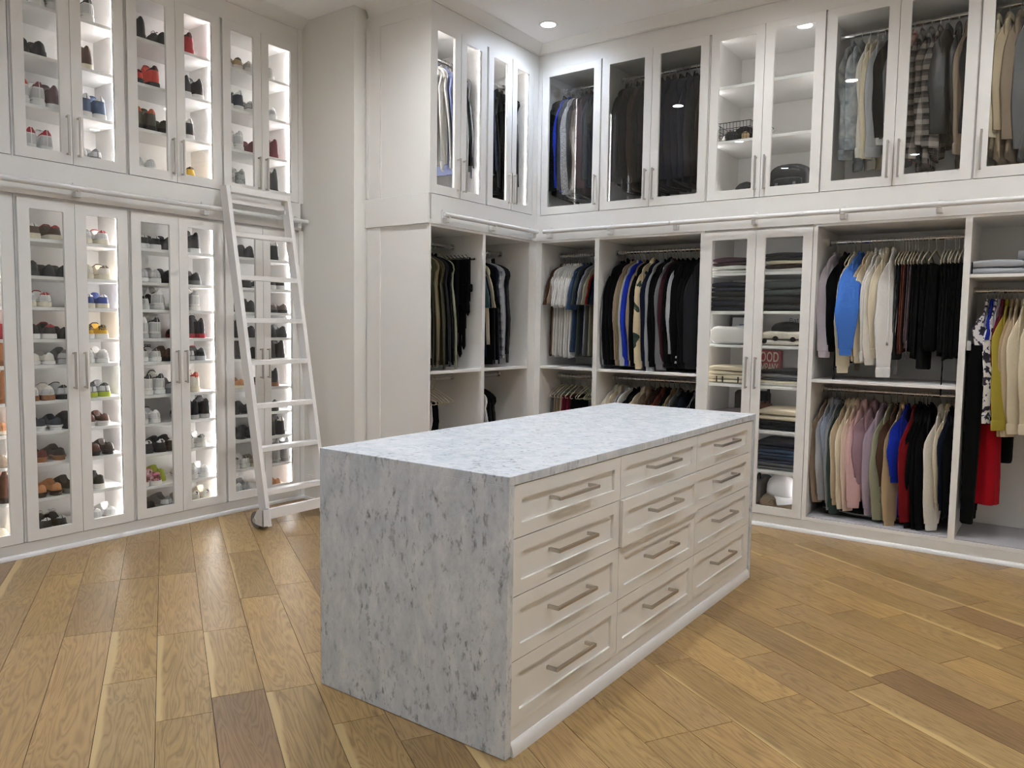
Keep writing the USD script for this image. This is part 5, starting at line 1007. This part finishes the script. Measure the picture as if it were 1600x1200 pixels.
stack(-1.60, zt[3], [('offwhite', .014, 'folded_shirt', 'folded off-white shirt, bottom of fourth shelf stack, right door'), ('cream', .014, 'folded_shirt', 'folded cream shirt in fourth shelf stack, right door'), ('charcoal', .020, 'folded_shirt', 'folded charcoal sweater in fourth shelf stack, right door'), ('grey', .020, 'folded_sweater', 'folded grey sweater in fourth shelf stack, right door'), ('black', .026, 'folded_sweater', 'folded black sweater topping fourth shelf stack, right door')], W=.34, seed=81)
t = thing('red_box', 'red box lettered GOOD COMPANY standing behind the folded stack', 'box', (-1.832, YB + .50, zt[3]), 0)
obj('box_body', box(-.115, .10, -.03, .03, 0, .238, .002), plain('box_red', lin(168, 36, 44), .5), t)
for s, zz, h in (('GOOD', .154, .070), ('COMPANY', .088, .052)):
    m = meshkit.text_mesh(s, h, .001, bold=True); v = m.vertices.copy(); w = v[:, 0].max() - v[:, 0].min(); v[:, 0] = (v[:, 0] - v[:, 0].min()) * (.185 / w) - .10
    obj('lettering', trimesh.Trimesh(np.stack([v[:, 0], -.0302 - v[:, 2], v[:, 1] + zz], 1), m.faces, process=False), plain('paper_cream', lin(232, 214, 196), .7), t)
stack(-1.995, zt[4], [('plum', .05, 'folded_shirt', 'folded dark-plum shirt, fifth shelf, left door'), ('mauvegrey', .045, 'folded_shirt', 'folded mauve-grey shirt, fifth shelf, left door')], W=.31, seed=91)
t = thing('black_bag', 'black boxy bag standing behind plum shirts, fifth shelf, left door', 'bag', (-1.93, YB + .50, zt[4]), 0); obj('bag_body', box(-.14, .12, -.05, .05, 0, .24, .02), cloth('black'), t); obj('handle', tube([(-.06, -.05, .2), (-.05, -.055, .26), (.03, -.055, .26), (.04, -.05, .2)], .006, 8), cloth('black'), t, smooth=True)
stack(-1.60, zt[4], [('black', .065, 'folded_trousers', 'folded black trousers under cream knit, fifth shelf, right door'), ('cream', .075, 'folded_knit', 'folded cream knit on black trousers, fifth shelf, right door')], W=.34, seed=101)
t = thing('brown_handbag', 'small dark-brown leather bag with handle, fifth shelf behind cream knit', 'bag', (-1.83, YB + .42, zt[4]), 0)
obj('bag_body', box(-.05, .06, -.04, .04, 0, .17, .02), shoe_mat('brownleather'), t); obj('strap', tube([(.02, -.03, .16), (.035, -.03, .25), (.045, -.03, .28), (.05, -.02, .16)], .007, 8), cloth('black'), t, smooth=True)
stack(-1.60, zt[5], [('grey', .045, 'folded_jeans', 'folded grey jeans at jeans stack bottom, sixth shelf'), ('darkdenim', .045, 'folded_jeans', 'folded dark-blue jeans, second from the stack bottom, sixth shelf'), ('slate', .045, 'folded_jeans', 'folded mid-blue jeans, second from the stack top, sixth shelf'), ('navy', .05, 'folded_jeans', 'folded navy jeans topping the stack, sixth shelf')], W=.34, seed=111)
stack(-2.0, zt[5], [('navy', .05, 'folded_trousers', 'folded navy trousers, sixth shelf, left door'), ('charcoal', .05, 'folded_trousers', 'folded charcoal trousers, sixth shelf, left door')], W=.3, seed=115)
def cap(name, label, mat, loc, rz, s=1.0, tilt=0.0):
    t = thing(name, label, 'cap', loc, rz)
    a = np.linspace(0, 2 * np.pi, 24, endpoint=False)
    R = np.array([[(s * r * .096 * math.cos(q) * 1.08, s * r * .084 * math.sin(q), s * z) for q in a] for r, z in ((1.0, 0), (1.02, .03), (.98, .065), (.84, .098), (.58, .120), (.28, .130), (.06, .132))])
    obj('crown', loft(R), mat, t, smooth=True)
    b = np.linspace(-1.15, 1.15, 15); P = np.array([[(s * (.098 * math.cos(q) + k * .075 * math.cos(q * .8)), s * (.086 * math.sin(q) + k * .01 * math.sin(q)), s * (.012 - .022 * k * k - .030 * k * math.sin(q) ** 2) + dz) for q in b] for k, dz in ((0, 0), (.5, 0), (1, 0), (1, -.004), (.5, -.004), (0, -.004))])
    obj('brim', loft(P, caps=False, closed=False), mat, t, smooth=True)
    obj('button', lathe([(.001, .1365 * s), (.006, .135 * s), (.007, .131 * s)], (0, 0, 0), 10), mat, t)
    return t
zb = .108
CAPW, CAPN = plain('cap_white_cotton', lin(226, 224, 226), .8, bump=.1), plain('cap_navy_cotton', lin(30, 34, 52), .8, bump=.1)
t = fold_thing('soft_bag', 'slumped taupe cloth bag on the cabinet floor under the caps', 'bag', 'taupe', -1.60, zb, .24, .28, .075, 121, None, lobes=1, dep=.22, soft=.012)
obj('bag_handle', tube([(-.06, -.14, .05), (-.03, -.165, .08), (.04, -.165, .08), (.06, -.14, .05)], .006, 8), cloth('taupe'), t, smooth=True)
cap('baseball_cap', 'white baseball cap on the taupe bag at the cabinet bottom', CAPW, (-1.595, YB + .17, zb + .088), math.radians(-40), 1.15)
cap('baseball_cap', 'navy baseball cap behind the white cap at the cabinet bottom', CAPN, (-1.64, YB + .42, zb + .03), math.radians(-150), 1.1)
t = fold_thing('grey_backpack', 'grey soft backpack at the cabinet bottom, left of the caps', 'bag', 'grey', -1.83, zb, .20, .30, .17, 131, None, lobes=1, dep=.27, soft=.012)
obj('strap', tube([(.05, -.10, .18), (.075, -.12, .24), (.07, -.1, .28), (.065, -.05, .16)], .006, 8), cloth('black'), t, smooth=True)

# upper shelves: basket, hats, backpack
t = thing('wire_basket', 'black wire basket of dark things on the upper middle shelf', 'basket', (-2.01, YB + .17, 2.713), 0)
bars = []
for x in np.linspace(-.12, .12, 11): bars += [tube([(x, -.10, .003), (x, -.105, .13)], .0017, 5), tube([(x, .10, .003), (x, .105, .13)], .0017, 5)]
for y in np.linspace(-.1, .1, 8): bars += [tube([(-.12, y, .003), (-.125, y, .13)], .0017, 5), tube([(.12, y, .003), (.125, y, .13)], .0017, 5)]
obj('wires', bars, BLACKP, t)
obj('base', [tube([(x, -.1, .003), (x, .1, .003)], .0017, 5) for x in np.linspace(-.12, .12, 9)], BLACKP, t)
for z in (.003, .045, .088, .13):
    k = z / .13 * .005; obj('hoop', tube([(-.12 - k, -.1 - k, z), (.12 + k, -.1 - k, z), (.12 + k, .1 + k, z), (-.12 - k, .1 + k, z), (-.12 - k, -.1 - k, z)], .0024, 6), BLACKP, t)
def blob(name, label, cat, mat, loc, r, seed):
    t = thing(name, label, cat, loc, 0); m = trimesh.creation.icosphere(3); v = m.vertices; v = v * (1 + .35 * (meshkit.fbm(v * 1.6 + seed, 3, seed) - .5)[:, None]); v = v / np.abs(v).max(0); v = v * np.array(r); v[:, 2] -= v[:, 2].min()
    obj('crumpled_cloth', trimesh.Trimesh(v, m.faces, process=False), mat, t, smooth=True)
    return t
for i, (nm, lb, ct, col, dx, dy, dz, r) in enumerate([('black_beanie', 'black beanie heaped at the back of the wire basket', 'hat', 'black', .03, .03, .006, (.075, .055, .06)), ('charcoal_scarf', 'charcoal scarf in the front of the wire basket', 'scarf', 'charcoal', -.03, -.045, .006, (.05, .04, .04)), ('white_glove', 'white crumpled glove at the left of the wire basket', 'glove', 'white', -.085, .0, .006, (.022, .05, .03)), ('orange_glove', 'orange-brown glove at the right front of the wire basket', 'glove', 'tan', .075, -.06, .006, (.03, .022, .03))]):
    t = blob(nm, lb, ct, cloth(col), (-2.01 + dx, YB + .17 + dy, 2.713 + dz), r, 3 + i); obj('rolled_edge', tube([(r[0] * .8 * math.cos(a), r[1] * .8 * math.sin(a), r[2] * .35) for a in np.linspace(0, 2 * np.pi, 14)], .006, 6), cloth(col), t, smooth=True)
t = cap('flat_hat', 'black flat-brimmed hat lying behind the lower left upper-cabinet glass', plain('cap_black', lin(18, 18, 20), .7), (-1.97, YB + .27, 2.312), math.radians(-70), 1.05)
t = thing('backpack', 'round-topped black backpack on the bottom shelf behind the right glass', 'backpack', (-1.622, YB + .17, 2.312), 0)
th = np.linspace(0, 2 * np.pi, 28, endpoint=False)
def bp_ring(y, k):
    return [(k * .145 * np.sign(math.cos(q)) * abs(math.cos(q)) ** .7, y, .105 + k * .105 * np.sign(math.sin(q)) * abs(math.sin(q)) ** (.8 if math.sin(q) > 0 else .45)) for q in th]
obj('bag_body', loft(np.array([bp_ring(y, k) for y, k in ((-.085, .30), (-.080, .78), (-.06, .95), (0, 1.0), (.06, .97), (.08, .85), (.082, .3))])), plain('backpack_nylon', lin(34, 34, 36), .6, bump=.3, bscale=60), t, smooth=40)
obj('front_pocket', loft(np.array([[(.10 * np.sign(math.cos(q)) * abs(math.cos(q)) ** .5 * k, y, .062 + .05 * k * np.sign(math.sin(q)) * abs(math.sin(q)) ** .5) for q in th] for y, k in ((-.078, 1.0), (-.095, .96), (-.100, .8))])), plain('backpack_nylon', (0, 0, 0)), t, smooth=40)
obj('webbing', [box(x - .009, x + .009, -.104, -.100, .02, .075) for x in (-.07, .05)], plain('webbing_grey', lin(120, 120, 122), .7), t)
t = thing('hook_key', 'small black hook with keys at the left edge, upper right glass', 'hook', (-1.755, YB + .12, 2.713), 0)
obj('hook', tube([(-.006, 0, .0), (-.006, 0, .05), (.004, 0, .07), (.014, 0, .06)], .004, 6), BLACKP, t, smooth=True); obj('ring', tube([(.012 + .010 * math.cos(a), 0, .045 + .010 * math.sin(a)) for a in np.linspace(0, 2 * np.pi, 14)], .002, 5), CHROME, t, smooth=True)
# folded grey throw on the right bay's shelf
t = thing('folded_throw', 'grey folded throw with dark edging on the right bay\'s top shelf', 'throw', (-.375, YB + .17, 1.729), 0)
for n, m in zip(('lower_fold', 'upper_fold'), folded(.30, .26, .078, np.random.default_rng(7), 2, .004)): obj(n, m, cloth('lightgrey'), t, smooth=True)
obj('edging', box(-.118, -.112, -.1335, -.125, .004, .074), cloth('black'), t)
t = thing('rolled_throw', 'grey rolled throw at the right edge of the top shelf', 'throw', (-.185, YB + .17, 1.729), 0)
for k, (r, y, z) in enumerate(((.045, 0, .046), (.030, -.02, .112))): obj('roll', loft(np.array([[(x, y + r * q * math.cos(a), z + r * q * math.sin(a)) for a in np.linspace(0, 2 * np.pi, 18, endpoint=False)] for x, q in ((-.085, .85), (-.08, 1), (.08, 1), (.085, .85))])), cloth('lightgrey'), t, smooth=40)

# pull-out racks: belts and ties in the side section, trousers in the right bay
t = thing('tie_rack', 'pull-out chrome rack hung with dark ties and belts in the side bay', 'tie rack', (XS - .30, 4.60, 1.88), 0)
obj('rack_bar', [box(-.20, .24, .030, .045, -.006, .010), box(-.2, .24, -.05, -.042, -.006, .006)], CHROME, t)
for i, x in enumerate(np.linspace(-.16, .21, 11)): obj('peg', tube([(x, .04, .004), (x, -.01, .008), (x, -.05, .03)], .003, 6), CHROME, t, smooth=True)
for i, x in enumerate(np.linspace(-.16, .21, 11)):
    col = ['navy', 'black', 'charcoal', 'black', 'navy', 'burgundydark', 'black', 'charcoal', 'black', 'black', 'black'][i]
    L = [.74, .72, .80, .70, .76, .74, .78, .7, .72, .66, .40][i]
    y0 = -.012
    tt = thing('hanging_tie', f'{ {"navy": "navy", "black": "black", "charcoal": "charcoal", "burgundydark": "dark-burgundy"}[col] } tie or belt, {ORD[i + 1]} from left on the side bay\'s tie rack', 'tie', (XS - .30 + x, 4.60, 1.88), 0, 'ties and belts on the rack')
    P = [[(-.011 * k, y0 - .004, z), (.011 * k, y0 - .004, z), (.011 * k, y0 + .004, z), (-.011 * k, y0 + .004, z)] for k, z in ((.8, .012), (1, -.05), (1.0, -.3), (1.35, -L + .05), (1.5, -L), (.05, -L - .03))]
    obj('front_blade', loft(np.array(P)), cloth(col), tt)
    P = [[(-.009, y0 + .012, z), (.009, y0 + .012, z), (.009, y0 + .018, z), (-.009, y0 + .018, z)] for z in (.012, -L * .8)]
    obj('back_blade', loft(np.array(P)), cloth(col), tt)
    if i >= 9: obj('bow', [blob_ for blob_ in (box(-.05, -.008, y0 - .02, y0 + .004, -L * .55 - .03, -L * .55 + .03, .01), box(.008, .05, y0 - .02, y0 + .004, -L * .55 - .03, -L * .55 + .03, .01), box(-.01, .01, y0 - .024, y0 + .004, -L * .55 - .014, -L * .55 + .014, .004))], cloth('black'), tt)
t = thing('trouser_rack', 'pull-out chrome trouser rack at the left of the right bay', 'trouser rack', (-.45, YB + .10, 1.30), 0)
obj('rack_bar', [box(-.046, -.030, -.06, .40, -.02, .015), box(-.046, -.02, -.075, -.055, -.03, .03, .003)], CHROME, t)
for i in range(7): obj('arm', tube([(-.03, -.04 + .06 * i, 0), (.0, -.04 + .06 * i, -.004), (.055, -.04 + .06 * i, -.002)], .0035, 6), CHROME, t, smooth=True)
for i in range(6):
    y = YB + .06 + .06 * i
    L = [1.08, 1.10, 1.04, 1.08, 1.1, 1.06][i]
    tt = thing('hanging_trousers', f'black trousers, {ORD[i + 1]} from the front on the trouser rack', 'trousers', (-.448, y, 1.30), 0, 'black trousers on the rack')
    for nm, yo, l2 in (('front_leg', -.012, L), ('back_leg', .010, L * .96)):
        q = np.linspace(0, 2 * np.pi, 16, endpoint=False)
        obj(nm, loft(np.array([[(.040 * k * math.cos(a) + .012 * kk, yo + .010 * math.sin(a) + .003 * math.sin(3 * a + kk * 5), z) for a in q] for k, kk, z in ((.9, 0, .004), (1, 0, -.05), (1.05, .3, -.3), (1.0, .5, -.6), (.9, .4, -.9), (.82, .2, -l2), (.7, .2, -l2 - .005))])), cloth('black'), tt, smooth=True)
t = thing('hanging_dress', 'dark-red dress hanging low in the right bay', 'dress', (-.368, YB + .16, .80), 0)
q = np.linspace(0, 2 * np.pi, 26, endpoint=False)
obj('skirt', loft(np.array([[(.075 * k * math.cos(a) * (1 + .12 * math.sin(5 * a) * kk), .05 * k * math.sin(a) * (1 + .2 * math.sin(4 * a) * kk), z) for a in q] for k, kk, z in ((.25, 0, .36), (.55, .3, .33), (.75, .5, .18), (.9, .8, 0), (1.0, 1, -.30), (1.02, 1, -.47), (.9, 1, -.475))])), cloth('red'), t, smooth=True)
obj('waistband', loft(np.array([[(.050 * math.cos(a), .036 * math.sin(a), z) for a in q] for z in (.325, .36)])), cloth('darkred'), t)
obj('strap', tube([(-.02, 0, .35), (-.01, 0, .55), (0, .04, .74)], .004, 6), cloth('red'), t, smooth=True)
t = thing('hanging_vest', 'black short top hanging beside the dark-red dress', 'top', (-.285, YB + .26, .80), 0)
obj('cloth', loft(np.array([[(.05 * k * math.cos(a), .05 * k * math.sin(a), z) for a in q] for k, z in ((.5, .3), (.9, .2), (1, 0), (1, -.2), (.9, -.22))])), cloth('black'), t, smooth=True)
obj('strap', tube([(0, 0, .29), (0, .01, .5), (0, .04, .74)], .004, 6), cloth('black'), t, smooth=True)
# carpeted bay floors
CARPET = plain('grey_bay_carpet', lin(176, 174, 178), .95, bump=.6, bscale=90)
tag(obj('bay_carpet', [WBy.box(-1.383, -.536, -.57, -.012, .108, .114), ], CARPET), 'pale grey carpet lining the floor of the open bay right of the glass cabinet', 'carpet')
tag(obj('bay_carpet', [WBy.box(-.498, BX1 - .02, -.57, -.012, .108, .114)], CARPET), 'pale grey carpet lining the floor of the rightmost open bay', 'carpet')
# folded seat boxes: a dark storage case under the lower rod
t = thing('wire_storage_case', 'black low storage case on the bay floor under the lower hoodies', 'case', (-1.05, YB + .33, .1145), 0)
obj('case_body', box(-.26, .34, -.16, .16, 0, .05, .015), BLACKP, t); obj('rim', tube([(-.26, -.165, .045), (-.05, -.185, .03), (-.02, -.185, .03), (.34, -.165, .045)], .006, 8), plain('rim_grey', lin(130, 130, 130), .5), t, smooth=True)
# hinges seen through the side section's glass
